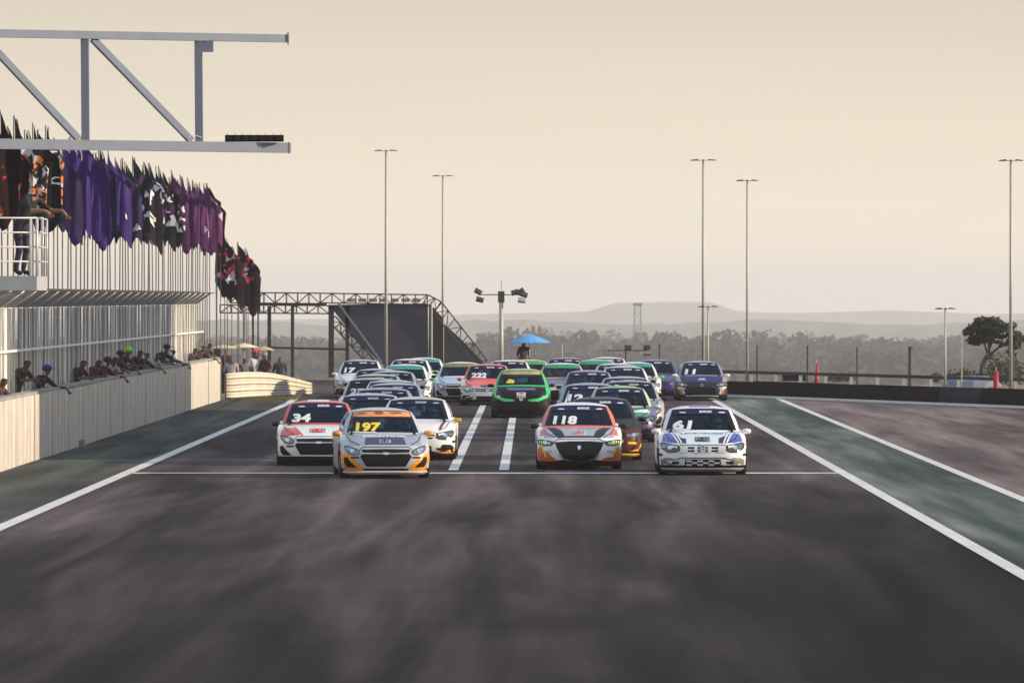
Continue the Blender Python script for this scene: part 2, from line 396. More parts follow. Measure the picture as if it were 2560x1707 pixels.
# ------------------------------------------------------------------ pit wall
def concrete(name, col, var):
    m = bpy.data.materials.new(name); m.use_nodes = True
    n = m.node_tree.nodes; l = m.node_tree.links; b = n['Principled BSDF']; b.inputs['Roughness'].default_value = .85
    t = n.new('ShaderNodeTexCoord'); cur = None
    for sc, st, a, bb, lo, hi in ((1.2, (1, 1, .14), .35, .7, .55, 1.08), (5, (1, 1, .5), .3, .7, .85, 1.06), (.4, (1, 1, 1), .3, .7, .85, 1.05)):
        mp = n.new('ShaderNodeMapping'); mp.inputs['Scale'].default_value = st; l.new(t.outputs['Object'], mp.inputs[0])
        ns = n.new('ShaderNodeTexNoise'); ns.inputs['Scale'].default_value = sc; ns.inputs['Detail'].default_value = 6; l.new(mp.outputs[0], ns.inputs[0])
        r = n.new('ShaderNodeValToRGB'); r.color_ramp.elements[0].position = a; r.color_ramp.elements[1].position = bb
        r.color_ramp.elements[0].color = (lo, lo*.97, lo*.94, 1); r.color_ramp.elements[1].color = (hi, hi, hi, 1); l.new(ns.outputs[0], r.inputs[0])
        mx = n.new('ShaderNodeMix'); mx.data_type = 'RGBA'; mx.blend_type = 'MULTIPLY'; mx.inputs[0].default_value = 1
        if cur is None: mx.inputs[6].default_value = (*col, 1)
        else: l.new(cur, mx.inputs[6])
        l.new(r.outputs[0], mx.inputs[7]); cur = mx.outputs[2]
    l.new(cur, b.inputs['Base Color']); return m
M_wall = concrete('painted_concrete', (0.66, 0.63, 0.59), .2)
M_kerb = mat('wall_cap', (0.26, 0.26, 0.25), .9, var=.35, scale=3)
XW = -10.7; WH = 1.46; Y0, Y1 = 40.0, 164.5*K
wall = empty('pit_wall', (XW, Y0, 0), 0, 'long pale concrete pit wall with dark cap on the left', 'wall')
PL = 4.45; y = 0; i = 0
wm = MB().box(-.25, 0, 0.012, PL-.012, 0, WH-.05).mesh('wall_panel', [M_wall])
while Y0 + y < Y1 - .1:
    o = link('wall_panel', wm, wall); o.location = (random.uniform(-.012, .004), y, random.uniform(-.01, .01))
    if Y0+y+PL > Y1: o.scale.y = (Y1-Y0-y)/PL
    y += PL; i += 1
MB().box(-.31, -.03, 0, Y1-Y0, WH-.04, WH+.02).obj('wall_cap', M_kerb, wall)
MB().box(-.24, .004, Y1-Y0-.0, Y1-Y0+.3, 0, WH+.3).obj('end_post', M_dark_steel, wall)
MB().box(-12.6, -10.96, Y0, Y1, -.1, .38).obj('pit_step', M_kerb, None, kind='structure', label='raised concrete step behind the pit wall')
MB().box(.0, .12, .0, .5, 0, .16).obj('drain_box', M_kerb, None, label='small dark block at the foot of the pit wall', cat='block').location = (XW+.004, 123*K*.92, 0)

# catch fence
XF = -11.3; FY0, FY1 = 92.0*K, 163*K
fence = empty('catch_fence', (XF, 0, 0), 0, 'tall wire catch fence with bent top on the pit wall', 'fence')
FZ0, FZ1 = 1.40, 3.30
M_wire = mat('fence_wire', (0.66, 0.66, 0.64), .5, .1, var=.1, scale=.5)
PS = 3.0; n = int((FY1-FY0)/PS)
wm = MB()
k = 0; yy = 0
rw = random.Random(2)
while yy < PS - .01:
    wm.bar((0, yy, 0), (0, yy, FZ1-FZ0), .004, .004)
    yy += .25
for zz in (0.02, .95, 1.88): wm.bar((0.006, 0, zz), (0.006, PS, zz), .006, .008)
wmesh = wm.mesh('wire_mesh', [M_wire])
pm = MB().tube((0, 0, -1.35), (0, 0, FZ1-FZ0+.02), .035, n=8).tube((0, 0, FZ1-FZ0), (.50, 0, FZ1-FZ0+.36), .03, n=6).mesh('fence_post', [M_steel], True)
cm = MB()
for q in range(15): cm.bar((0, q*.2, 0), (.48, q*.2, .345), .012, .02)
for q in range(5): cm.bar((.12*q, 0, .0863*q+.004), (.12*q, PS, .0863*q+.004), .012, .012)
cmesh = cm.mesh('overhang_mesh', [mat('overhang_wire', (.16, .16, .17), .6)])
for i in range(n):
    for nm, me, z in (('wire_mesh', wmesh, FZ0), ('fence_post', pm, FZ0), ('overhang_mesh', cmesh, FZ1)):
        o = link(nm, me, fence); o.location = (0.04 if nm == 'wire_mesh' else 0, FY0+i*PS, z)
MB().bar((.10, FY0, 2.36), (.10, FY1, 2.36), .03, .05).obj('mid_rail', M_white, fence)
MB().bar((0, FY0, FZ1+.40), (0, FY1, FZ1+.40), .05, .04).bar((.5, FY0, FZ1+.37), (.5, FY1, FZ1+.37), .03, .03).obj('top_rail', M_dark_steel, fence)
M_strips = [mat('fence_netting_a', (0.80, 0.78, 0.74), .8, var=.10, scale=1.2), mat('fence_netting_b', (0.58, 0.56, 0.54), .8, var=.12, scale=1.2), mat('fence_netting_c', (0.36, 0.35, 0.35), .8, var=.15, scale=1.2)]
# shade net strips tied behind the wire
y = FY0
while y < FY1:
    w = rw.choice((.25, .40, .6, .8))
    x = rw.choice((-.09, -.06, -.12))
    MB().box(x, x+.008, y, y+w, FZ0+.02+rw.uniform(0, .03), FZ1-.03).obj('netting_strip', rw.choice((M_strips[0], M_strips[0], M_strips[1], M_strips[2], M_strips[2])), fence)
    y += w + rw.choice((.0, .05, .10))

# ------------------------------------------------------------------ flags
def cloth_point(u, v, var, w, h, sag):
    # u along the fly, v down the hoist
    a = var*1.7
    x = w*u*(1 - .18*v*math.sin(a)) + .03*math.sin(9*u + a + 3*v)
    yv = .07*math.sin(11*u + a) * u**.5 + .05*math.sin(5*v + a)*u
    z = -h*v - 1.35*sag*(u**.7)*(1-.55*v) - .17*math.sin(8*u+a*2)*v
    return Vector((x, yv, z))
def cloth_mesh(var, w=.42, h=1.85, sag=.55, nu=8, nv=12):
    m = MB(); vs = []
    for j in range(nv+1):
        for i in range(nu+1): vs.append(cloth_point(i/nu, j/nv, var, w, h, sag))
    fs = [(j*(nu+1)+i, j*(nu+1)+i+1, (j+1)*(nu+1)+i+1, (j+1)*(nu+1)+i) for j in range(nv) for i in range(nu)]
    m.add(vs, fs); me = m.mesh('cloth', [M_white], True); return me
cloths = [cloth_mesh(v, .46+.05*(v % 3), 1.72+.10*(v % 4), .50+.12*(v % 3)) for v in range(6)]
def pattern(name, base, c1, c2, thr=.5, scale=6.0):
    m = bpy.data.materials.new(name); m.use_nodes = True
    n = m.node_tree.nodes; l = m.node_tree.links; b = n['Principled BSDF']; b.inputs['Roughness'].default_value = .9; b.inputs['Specular IOR Level'].default_value = .08
    t = n.new('ShaderNodeTexCoord'); mp = n.new('ShaderNodeMapping'); mp.inputs['Rotation'].default_value = (0, .7, 0)
    oi = n.new('ShaderNodeObjectInfo'); cb = n.new('ShaderNodeCombineXYZ'); ml = n.new('ShaderNodeMath'); ml.operation = 'MULTIPLY'; ml.inputs[1].default_value = 40
    l.new(oi.outputs['Random'], ml.inputs[0]); l.new(ml.outputs[0], cb.inputs[0]); l.new(ml.outputs[0], cb.inputs[2]); l.new(cb.outputs[0], mp.inputs['Location'])
    l.new(t.outputs['Object'], mp.inputs[0])
    vo = n.new('ShaderNodeTexVoronoi'); vo.distance = 'CHEBYCHEV'; vo.inputs['Scale'].default_value = scale; l.new(mp.outputs[0], vo.inputs[0])
    sp = n.new('ShaderNodeSeparateColor'); l.new(vo.outputs['Color'], sp.inputs[0])
    r = n.new('ShaderNodeValToRGB'); r.color_ramp.interpolation = 'CONSTANT'
    r.color_ramp.elements[0].color = (*base, 1); r.color_ramp.elements[1].position = thr; r.color_ramp.elements[1].color = (*c1, 1)
    q = r.color_ramp.elements.new((1+thr)/2); q.color = (*c2, 1)
    l.new(sp.outputs[0], r.inputs[0])
    # keep the print in the middle of the flag
    so = n.new('ShaderNodeSeparateXYZ'); l.new(t.outputs['Object'], so.inputs[0])
    a = n.new('ShaderNodeMath'); a.operation = 'LESS_THAN'; a.inputs[1].default_value = -.55; l.new(so.outputs[2], a.inputs[0])
    a2 = n.new('ShaderNodeMath'); a2.operation = 'GREATER_THAN'; a2.inputs[1].default_value = -1.75; l.new(so.outputs[2], a2.inputs[0])
    mu = n.new('ShaderNodeMath'); mu.operation = 'MULTIPLY'; l.new(a.outputs[0], mu.inputs[0]); l.new(a2.outputs[0], mu.inputs[1])
    mx = n.new('ShaderNodeMix'); mx.data_type = 'RGBA'; l.new(mu.outputs[0], mx.inputs[0]); mx.inputs[6].default_value = (*base, 1); l.new(r.outputs[0], mx.inputs[7])
    l.new(mx.outputs[2], b.inputs['Base Color'])
    return m
M_fl = {
 'purple': mat('purple_flag', (0.05, 0.022, 0.16), .8, var=.35, scale=3, spec=.15, stretch=(3, 1, .3)),
 'deep': mat('deep_purple_flag', (0.025, 0.015, 0.07), .8, var=.35, scale=3, spec=.15, stretch=(3, 1, .3)),
 'orange': pattern('orange_flag', (.025, .025, .035), (.75, .22, .05), (.62, .62, .7), .38, 7),
 'bw': pattern('black_white_flag', (.018, .022, .032), (.72, .74, .8), (.10, .03, .12), .58, 6),
 'plum': mat('plum_flag', (0.085, 0.022, 0.105), .8, var=.45, scale=3, spec=.15, stretch=(3, 1, .3)),
 'plumw': pattern('plum_white_flag', (0.16, 0.05, 0.15), (.55, .42, .55), (.45, .06, .14), .8, 6),
 'black': mat('black_flag', (0.012, 0.010, 0.012), .9, var=.3, scale=3, spec=.05),
 'red': pattern('red_black_flag', (.02, .008, .01), (.55, .03, .05), (.55, .03, .05), .72, 4),
 'brown': pattern('brown_red_flag', (.022, .013, .016), (.5, .04, .07), (.55, .5, .52), .72, 6)}
names = {'purple': 'purple', 'deep': 'dark violet', 'orange': 'orange and white patterned', 'bw': 'black and white printed', 'plum': 'plum', 'plumw': 'plum and white printed', 'black': 'plain black', 'red': 'red and black', 'brown': 'brown black and red'}
flags = []; seen0 = set()
sp_ = 1.12*K; d = 97.5*K; rf = random.Random(5)
while d < 168.5*K:
    px = VX + XF*F/d
    q = px + 10
    if q < 38: c = 'red' if rf.random() < .55 else 'black'
    elif q < 128: c = 'orange' if rf.random() < .8 else 'black'
    elif q < 160: c = 'deep'
    elif q < 316: c = 'purple' if rf.random() < .85 else 'deep'
    elif q < 334: c = None if None not in seen0 else 'bw'; seen0.add(c)
    elif q < 432: c = 'bw' if rf.random() < .8 else 'black'
    elif q < 468: c = 'plum'
    elif q < 522: c = 'plumw' if rf.random() < .5 else 'plum'
    else: c = 'red' if rf.random() < .5 else 'black'
    flags.append((XF, d, c, rf.uniform(7.2, 7.5), 1.0)); d += sp_*rf.uniform(.85, 1.15)
for k in range(15):
    dd = (172 + k*1.75)*K
    flags.append((-11.5 + rf.uniform(-.3, .45), dd, ('brown' if k < 7 or k > 11 else 'black'), 5.85 - .04*k + rf.uniform(-.12, .12), 1.12))
cnt = {}
for f in flags: cnt[f[2]] = cnt.get(f[2], 0) + 1
seen = {}
OR = ['first', 'second', 'third', 'fourth', 'fifth', 'sixth', 'seventh', 'eighth', 'ninth', 'tenth', 'eleventh', 'twelfth', 'thirteenth', 'fourteenth', 'fifteenth', 'sixteenth', 'seventeenth', 'eighteenth', 'nineteenth', 'twentieth', 'twenty-first', 'twenty-second', 'twenty-third', 'twenty-fourth']
M_flagpole = mat('flag_pole', (.16, .14, .13), .5, .3)
flag_objs = []
for (x, d, c, zt, sc) in flags:
    seen[c] = seen.get(c, 0) + 1
    far = d > 166*K
    if c is None:
        t = empty('flag_pole', (x, d, FZ1), 0, 'bare flagpole between purple and black flags', 'flagpole')
    else:
        t = empty('flag', (x, d, FZ1), 0, '%s flag, %s from the left, %s' % (names[c].replace(' flag', ''), OR[min(seen[c]-1, 23)], 'beyond the wall end' if far else 'on the fence'), 'flag', 'flags in the far cluster' if far else 'flags along the pit wall')
    lean = rf.uniform(-.02, .02)
    MB().tube((0, 0, -1.85 if not far else -FZ1), (lean*3, 0, zt-FZ1), .021, .014, n=6).obj('pole', M_flagpole, t)
    if c is None: continue
    if far: w, me = 0, cloths[rf.randrange(6)]
    else: me = cloths[rf.randrange(6)]
    vv = cloths.index(me)
    o = link('cloth', me, t, [M_fl[c]]); o.location = (lean*3, 0, zt-FZ1-.02); o.rotation_euler = (0, 0, rf.uniform(-.35, .35)); o.scale = (sc*rf.uniform(.85, 1.15), 1, rf.uniform(.95, 1.08))
    flag_objs.append((t, o, c, vv, VX + x*F/d))

# ------------------------------------------------------------------ text
_tc = {}
def text_geo(s, shear=0.0, off=0.02, spacing=1.0):
    key = (s, shear, off, spacing)
    if key in _tc: return _tc[key]
    cu = bpy.data.curves.new('t', 'FONT'); cu.body = s; cu.size = 1.0; cu.shear = shear; cu.offset = off
    cu.align_x = 'CENTER'; cu.resolution_u = 3; cu.space_character = spacing
    ob = bpy.data.objects.new('t', cu); C.objects.link(ob)
    dg = bpy.context.evaluated_depsgraph_get(); me = bpy.data.meshes.new_from_object(ob.evaluated_get(dg))
    vs = [(v.co.x, v.co.y) for v in me.vertices]; fs = [tuple(p.vertices) for p in me.polygons]
    bpy.data.objects.remove(ob); bpy.data.curves.remove(cu)
    x0 = min(v[0] for v in vs); x1 = max(v[0] for v in vs); y0 = min(v[1] for v in vs); y1 = max(v[1] for v in vs)
    vs = [((x-(x0+x1)/2)/(y1-y0), (y-(y0+y1)/2)/(y1-y0)) for x, y in vs]     # unit height, centred
    _tc[key] = (vs, fs, (x1-x0)/(y1-y0)); return _tc[key]
def flag_text(idx_px, s, colr, v0, size, tilt=-1.0):
    best = min((f for f in flag_objs), key=lambda f: abs(f[4]+12 - idx_px))
    t, o, c, vv, px = best; vs, fs, asp = text_geo(s, .2, .03)
    w, h, sag = .46+.05*(vv % 3), 1.72+.10*(vv % 4), .50+.12*(vv % 3)
    out = []
    for x, y in vs:
        a = x*size*math.cos(tilt) - y*size*math.sin(tilt); b_ = x*size*math.sin(tilt) + y*size*math.cos(tilt)
        p = cloth_point(max(0, min(1, .78 + a/w)), max(0, min(1, v0 - b_/h)), vv, w, h, sag)
        out.append((p.x, p.y - .035, p.z))
    m = MB().add(out, fs); q = m.obj('lettering', colr, o)
for a in ((200, 'NC', M_white, .55, .16, -.9), (262, 'B', M_white, .7, .12, .6), (277, 'I', M_white, .55, .14, .2), (310, 'SEG', M_white, .78, .12, 1.2), (165, 'I', M_white, .85, .12, 0),
          (375, 'K', M_white, .6, .35, .2), (352, 'R', M_white, .55, .36, -.3), (415, 'W', M_white, .6, .36, .3), (489, 'REVO', M_white, .55, .13, 1.2), (500, 'SENO', M_white, .6, .12, 1.2),
          (18, 'O', M_white, .5, .16, 0), (70, 'Q', M_white, .4, .2, .3), (106, 'C', M_white, .38, .2, .5), (560, 'MOTO', M_white, .6, .14, 1.0), (585, 'MOTOR', M_white, .5, .13, 1.0)):
    flag_text(*a)

# ------------------------------------------------------------------ gantry
M_gantry = mat('gantry_grey', (0.19, 0.225, 0.30), .45, .1, var=.08, scale=2)
M_gantry_l = mat('gantry_grey_light', (0.19, 0.225, 0.30), .45, .1)
s0, s1 = F/(91.0*K), F/(93.4*K)
def gp(px, py): # point on the gantry plane, between its two ends
    u = px/722.0; s = 1/((1-u)/s0 + u/s1); return at(px, py, s)
ga = empty('start_gantry', tuple(Vector((gp(-130, 0).x, gp(-130, 0).y, 0))), 0, 'grey steel truss gantry reaching over the straight from the left', 'gantry')
off = Vector(ga.location)
def gl(px, py): return gp(px, py) - off
MB().bar(gl(-230, 80), gl(718, 97), .16, .15).obj('top_chord', M_gantry, ga)
MB().bar(gl(-230, 357), gl(722, 370), .2, .195).obj('bottom_chord', M_gantry, ga)
for a, b in (((212, 92), (214, 350)), ((496, 100), (498, 356)), ((-130, 80), (-130, 345))):
    MB().bar(gl(*a), gl(*b), .15, .15).obj('post', M_gantry, ga)
for a, b in (((232, 98), (478, 352)), ((-40, 95), (196, 348))):
    MB().bar(gl(*a), gl(*b), .12, .12).obj('diagonal_brace', M_gantry, ga)
for (x, y, h) in ((722, 97, .23), (724, 370, .22)):
    p = gl(x, y); MB().box(p.x-.025, p.x, p.y-.13, p.y+.13, p.z-h/2, p.z+h/2).obj('end_plate', M_gantry, ga)
p = gl(519, 116); MB().box(p.x-.11, p.x+.11, p.y-.1, p.y+.1, p.z-.11, p.z+.11).box(p.x-.16, p.x-.1, p.y-.03, p.y+.03, p.z-.05, p.z+.05).obj('junction_box', M_gantry, ga)
q = gl(-130, 360); MB().tube((q.x, q.y, 0), (q.x, q.y, q.z+2.3), .16, n=12).obj('column', M_gantry, ga)
p = gp(636, 356); s_ = F/p.y
tl = empty('start_light_bar', (p.x, p.y, p.z), 0, 'black bar of start lights on the gantry lower beam', 'light bar')
wd = 146/s_/2
MB().box(-wd, wd, -.09, .09, .01, .14).obj('housing', M_black, tl)
for k in range(7):
    x = -wd + (k+.5)*wd*2/7
    MB().tube((x, -.13, .075), (x, -.085, .075), .045, n=10).obj('lamp_hood', M_gloss, tl)
for k in range(8):
    x = -wd + .05 + k*(2*wd-.1)/7; MB().tube((x, 0, .14), (x, 0, .185), .012, n=5).obj('clamp', M_steel, tl)
cb = [gp(470, 344) - p + Vector((0, -.1, 0)), gp(485, 338) - p + Vector((0, -.1, 0)), gp(520, 349) - p + Vector((0, -.1, 0)), gp(562, 342) - p + Vector((0, -.05, 0))]
MB().path(cb, .008, 4).obj('cable', M_steel, tl)

# ------------------------------------------------------------------ people
def capsule_person(name, J, rad, mats, seed=0, head_scale=1.0):
    """J: dict joint -> point; one continuous skinned body"""
    order = ['pelvis', 'waist', 'chest', 'neck', 'head', 'crown', 'shl', 'ell', 'wrl', 'hal', 'shr', 'elr', 'wrr', 'har', 'hil', 'knl', 'anl', 'tol', 'hir', 'knr', 'anr', 'tor']
    E = [('pelvis', 'waist'), ('waist', 'chest'), ('chest', 'neck'), ('neck', 'head'), ('head', 'crown'), ('chest', 'shl'), ('shl', 'ell'), ('ell', 'wrl'), ('wrl', 'hal'), ('chest', 'shr'), ('shr', 'elr'), ('elr', 'wrr'), ('wrr', 'har'),
         ('pelvis', 'hil'), ('hil', 'knl'), ('knl', 'anl'), ('anl', 'tol'), ('pelvis', 'hir'), ('hir', 'knr'), ('knr', 'anr'), ('anr', 'tor')]
    vs = [J[o] for o in order]; ix = {o: i for i, o in enumerate(order)}
    me = bpy.data.meshes.new(name); me.from_pydata(vs, [(ix[a], ix[b]) for a, b in E], [])
    ob = bpy.data.objects.new(name, me); C.objects.link(ob)
    md = ob.modifiers.new('s', 'SKIN'); md.use_smooth_shade = True
    r0 = dict(pelvis=(.15, .12), waist=(.135, .11), chest=(.17, .125), neck=(.058, .06), head=(.082, .098), crown=(.06, .075), sh=(.075, .075), el=(.047, .047), wr=(.033, .03), ha=(.04, .022), hi=(.105, .105), kn=(.065, .065), an=(.045, .045), to=(.045, .035))
    for o in order:
        k = o if o in r0 else o[:2]
        me.skin_vertices[0].data[ix[o]].radius = (r0[k][0]*rad, r0[k][1]*rad); me.skin_vertices[0].data[ix[o]].use_root = (o == 'pelvis')
    sb = ob.modifiers.new('u', 'SUBSURF'); sb.levels = 1; sb.render_levels = 1
    dg = bpy.context.evaluated_depsgraph_get(); dg.update()
    out = bpy.data.meshes.new_from_object(ob.evaluated_get(dg)); out.name = name
    bpy.data.objects.remove(ob)
    out.materials.clear()
    for m in mats: out.materials.append(m)       # 0 shirt 1 trousers 2 skin 3 shoes 4 hair
    segs = [(Vector(J[a]), Vector(J[b]), a, b) for a, b in E]
    kind = {'waist': 0, 'chest': 0, 'neck': 0, 'head': 2, 'crown': 2, 'shl': 0, 'ell': 0, 'wrl': 2, 'hal': 2, 'hil': 1, 'knl': 1, 'anl': 1, 'tol': 3}
    hd, cr, nk = Vector(J['head']), Vector(J['crown']), Vector(J['neck'])
    fwd = Vector(J.get('face', (0, -1, 0)))
    for p in out.polygons:
        c = p.center; best = 1e9; kk = 0
        for a, b, na, nb in segs:
            t = max(0, min(1, (c-a).dot(b-a)/max(1e-9, (b-a).length_squared))); dd = (c - (a+(b-a)*t)).length
            if dd < best:
                best = dd; nb2 = nb[:-1]+'l' if nb[:2] in ('sh', 'el', 'wr', 'ha', 'hi', 'kn', 'an', 'to') else nb; kk = kind[nb2]
                if nb == 'neck' and t > .75: kk = 2
        if kk == 2 and (c-hd).length < .2*rad + .05 and ((c-hd).dot((cr-hd).normalized()) > .02 or (c-hd).dot(fwd) < -.03) and (c - nk).length > .12: kk = 4
        p.material_index = kk; p.use_smooth = True
    # nose / brow so that the head has a face side
    bm = bmesh.new(); bm.from_mesh(out)
    for v in bm.verts:
        r = v.co - hd
        if r.length < .16 and r.normalized().dot(fwd) > .93: v.co += fwd*.022
    bm.to_mesh(out); bm.free()
    return out
def hand(mb, w, d, mi=2, side=1):
    """five bent fingers from a palm at w pointing along d"""
    d = Vector(d).normalized(); a = d.orthogonal().normalized(); b = d.cross(a)
    for i, ln in enumerate((.075, .085, .08, .062)):
        o = Vector(w) + a*(.03 - i*.02); m1 = o + d*ln*.5; m2 = m1 + (d*.7 - b*.7)*ln*.5
        mb.tube(o, m1, .010, .009, 5, mi); mb.tube(m1, m2, .009, .007, 5, mi)
    o = Vector(w) + a*.04*side - d*.02; mb.tube(o, o + (d*.7+a*side)*.04, .011, .009, 5, mi)
V = lambda *a: Vector(a)
def pose_stand(): # facing -Y
    return dict(pelvis=V(0, 0, .95), waist=V(0, 0, 1.1), chest=V(0, .01, 1.34), neck=V(0, 0, 1.5), head=V(0, -.02, 1.62), crown=V(0, -.01, 1.70),
        shl=V(-.19, 0, 1.42), ell=V(-.25, .03, 1.15), wrl=V(-.2, -.15, 1.0), hal=V(-.19, -.2, .98), shr=V(.19, 0, 1.42), elr=V(.25, .03, 1.15), wrr=V(.22, -.15, .98), har=V(.21, -.2, .96),
        hil=V(-.1, 0, .88), knl=V(-.11, -.02, .48), anl=V(-.12, .02, .08), tol=V(-.13, -.14, .04), hir=V(.1, 0, .88), knr=V(.11, -.02, .48), anr=V(.12, .02, .08), tor=V(.13, -.14, .04), face=V(0, -1, 0))
def pose_lean():  # leaning forward over a wall of height ~1.08 above the feet, forearms on it
    return dict(pelvis=V(0, .05, .93), waist=V(0, -.02, 1.06), chest=V(0, -.14, 1.26), neck=V(0, -.24, 1.39), head=V(0, -.32, 1.50), crown=V(0, -.33, 1.58),
        shl=V(-.19, -.16, 1.33), ell=V(-.27, -.30, 1.13), wrl=V(-.10, -.45, 1.15), hal=V(-.02, -.50, 1.14), shr=V(.19, -.16, 1.33), elr=V(.27, -.30, 1.13), wrr=V(.12, -.48, 1.15), har=V(.04, -.54, 1.13),
        hil=V(-.1, .05, .86), knl=V(-.11, .0, .47), anl=V(-.12, .08, .08), tol=V(-.13, -.08, .04), hir=V(.1, .05, .86), knr=V(.11, .0, .47), anr=V(.12, .08, .08), tor=V(.13, -.08, .04), face=V(0, -1, -.1))
def pose_point():
    j = pose_lean(); j.update(ell=V(-.3, -.35, 1.12), wrl=V(-.25, -.62, 1.12), hal=V(-.24, -.72, 1.05), elr=V(.25, -.4, 1.13), wrr=V(.2, -.68, 1.13), har=V(.19, -.78, 1.03)); return j
def pose_drive():
    return dict(pelvis=V(0, .1, .15), waist=V(0, .16, .30), chest=V(0, .22, .52), neck=V(0, .2, .68), head=V(0, .15, .79), crown=V(0, .15, .87),
        shl=V(-.19, .2, .60), ell=V(-.24, -.02, .44), wrl=V(-.15, -.22, .55), hal=V(-.13, -.28, .58), shr=V(.19, .2, .60), elr=V(.24, -.02, .44), wrr=V(.15, -.22, .55), har=V(.13, -.28, .58),
        hil=V(-.1, .06, .13), knl=V(-.14, -.35, .25), anl=V(-.13, -.66, .10), tol=V(-.13, -.76, .14), hir=V(.1, .06, .13), knr=V(.14, -.35, .25), anr=V(.13, -.66, .10), tor=V(.13, -.76, .14), face=V(0, -1, 0))
_pm = {}
def person(pose, cols, loc, rz, label, hat=None, sc=1.0, helmet=None, group=None):
    mats = [mat('cloth_%.2f_%.2f_%.2f' % c, c, .85, var=.15, scale=9) if not isinstance(c, bpy.types.Material) else c for c in cols]
    J = {'stand': pose_stand, 'lean': pose_lean, 'point': pose_point, 'drive': pose_drive}[pose]()
    if pose not in _pm: _pm[pose] = capsule_person('body_' + pose, J, 1.0, mats)
    t = empty('person', loc, rz, label, 'person', group); t.scale = (sc, sc, sc)
    o = link('body', _pm[pose], t, mats)
    hm = MB(); hand(hm, J['hal'], J['hal']-J['wrl'], 0, 1); hand(hm, J['har'], J['har']-J['wrr'], 0, -1); hm.obj('hands', mats[2], t, smooth=True)
    h = J['head']
    if hat:
        m_ = mat('hat_%.2f_%.2f_%.2f' % hat, hat, .7)
        MB().ell((h.x, h.y+.01, h.z+.075), (.108, .118, .085), 12, 8).box(h.x-.08, h.x+.08, h.y-.2, h.y-.07, h.z+.055, h.z+.07).obj('cap', m_, t, smooth=True)
    if helmet:
        m_ = mat('helmet_%.2f_%.2f_%.2f' % helmet, helmet, .25, coat=.6)
        hl = MB().ell((h.x, h.y, h.z+.03), (.135, .155, .15), 16, 12).obj('helmet', m_, t, smooth=True)
        vm = MB(); n_ = 8
        for j in range(2):
            for i in range(n_+1):
                a = R(-60 + 120*i/n_); vm.v.append((h.x+.142*math.sin(a), h.y-.160*math.cos(a), h.z+(.01 if j == 0 else .075)))
        vm.f = [(i, i+1, n_+1+i+1, n_+1+i) for i in range(n_)]; vm.m = [0]*n_
        vm.obj('visor', M_gloss, hl)
    return t
DK = (.03, .02, .022); MR = (.07, .02, .03); BL = (.02, .03, .10); GY = (.35, .35, .37); BK = (.012, .012, .014)
HAIR = (.012, .01, .01)
def spect(px, py, cols, label, hat=None, pose='lean', rz=60, x=-11.02, skin=None):
    s = (VX - px)/(-x); z = H - (py - VY)/s
    hz = 1.55; sc = 1.0
    cs = [*cols[:2], skin or M_skin_dark, BK, HAIR]
    person(pose, cs, (x - .33*math.sin(R(rz)), F/s - .0, z - hz), R(rz), label, hat, sc, group='spectators leaning over the pit wall')
spect(14, 948, (MR, DK), 'spectator in dark red leaning over the wall at the left edge')
spect(72, 903, (DK, DK), 'dark clad spectator left of the blue capped one at the wall')
spect(121, 922, (DK, DK), 'spectator in blue cap with arms draped over the pit wall', hat=(.02, .03, .30), pose='point')
spect(212, 903, (DK, BK), 'lone dark spectator with only the head beside the fence post')
spect(250, 902, (MR, DK), 'broad maroon shirted spectator at the left of the tight group')
spect(272, 901, (MR, DK), 'maroon shirted spectator second in the tight group', hat=DK, pose='point')
spect(291, 894, (GY, DK), 'spectator in grey shirt in the middle of the group')
spect(304, 884, (MR, DK), 'tall spectator in dark cap left of the lime capped one', hat=(.02, .015, .02), pose='point')
spect(324, 876, (DK, BK), 'spectator in bright lime green cap at the pit wall', hat=(.25, .85, .02))
spect(354, 878, (BK, DK), 'black shirted spectator right of the lime cap')
spect(370, 884, (BK, DK), 'spectator with black hair bent over the wall near its middle', pose='point')
spect(398, 884, (GY, BK), 'small dark headed spectator between two pairs')
spect(419, 868, (BK, DK), 'spectator in dark cap toward the far end of the wall', hat=BK, pose='point')
spect(435, 876, (GY, BK), 'spectator in pale shirt leaning next to the dark cap', pose='point')
spect(491, 872, (DK, BK), 'tiny spectator third from the far end of the wall')
spect(512, 866, (DK, BK), 'tiny spectator second from the far end of the wall', pose='point')
spect(527, 860, (DK, BK), 'tiny spectator at the far end of the wall')

# marshal stand with the leaning man
py0, py1 = 94.0*K, 96.2*K
sA = F/py0
pf = empty('marshal_stand', (-12.0, py0, 0), 0, 'raised grey marshal platform with tubular railing at left edge', 'platform')
fz = H + (745-690)/sA; xr = (92-VX)/sA + 12.0; rt = H + (745-545)/sA
MB().box(-1.2, xr, 0, 2.4, fz-.28, fz).obj('deck', mat('deck_grey', (.36, .39, .43), .6, var=.08, scale=2), pf)
for a_, b_ in ((.3, .4), (2.0, 2.1)): MB().box(-1.1, -1.0, a_, b_, 0, fz-.28).obj('support', M_steel, pf)
for a_ in (.35, 2.05): MB().bar((-1.05, a_, fz-1.5), (xr-.5, a_, fz-.32), .06, .06).obj('bracket', M_steel, pf)
M_rail = mat('rail_paint', (.62, .60, .62), .4, .2)
for k in range(4):
    z = fz + (rt-fz)*(k+1)/4 - .0
    MB().tube((-1.2, .03, z), (xr, .03, z), .018, n=8).tube((xr, .03, z), (xr, 2.37, z), .018, n=8).tube((xr, .03, z), (xr+.12, .05, z-.0), .014, n=6).obj('rail', M_rail, pf, smooth=True)
for x, yv, w in ((xr-.13, .03, .022), (xr, .03, .03), (-.6, .03, .022), (xr, 1.2, .022), (xr, 2.37, .022), (xr+.12, .05, .014)):
    MB().tube((x, yv, fz), (x, yv, rt), w, n=8).obj('rail_post', M_rail, pf, smooth=True)
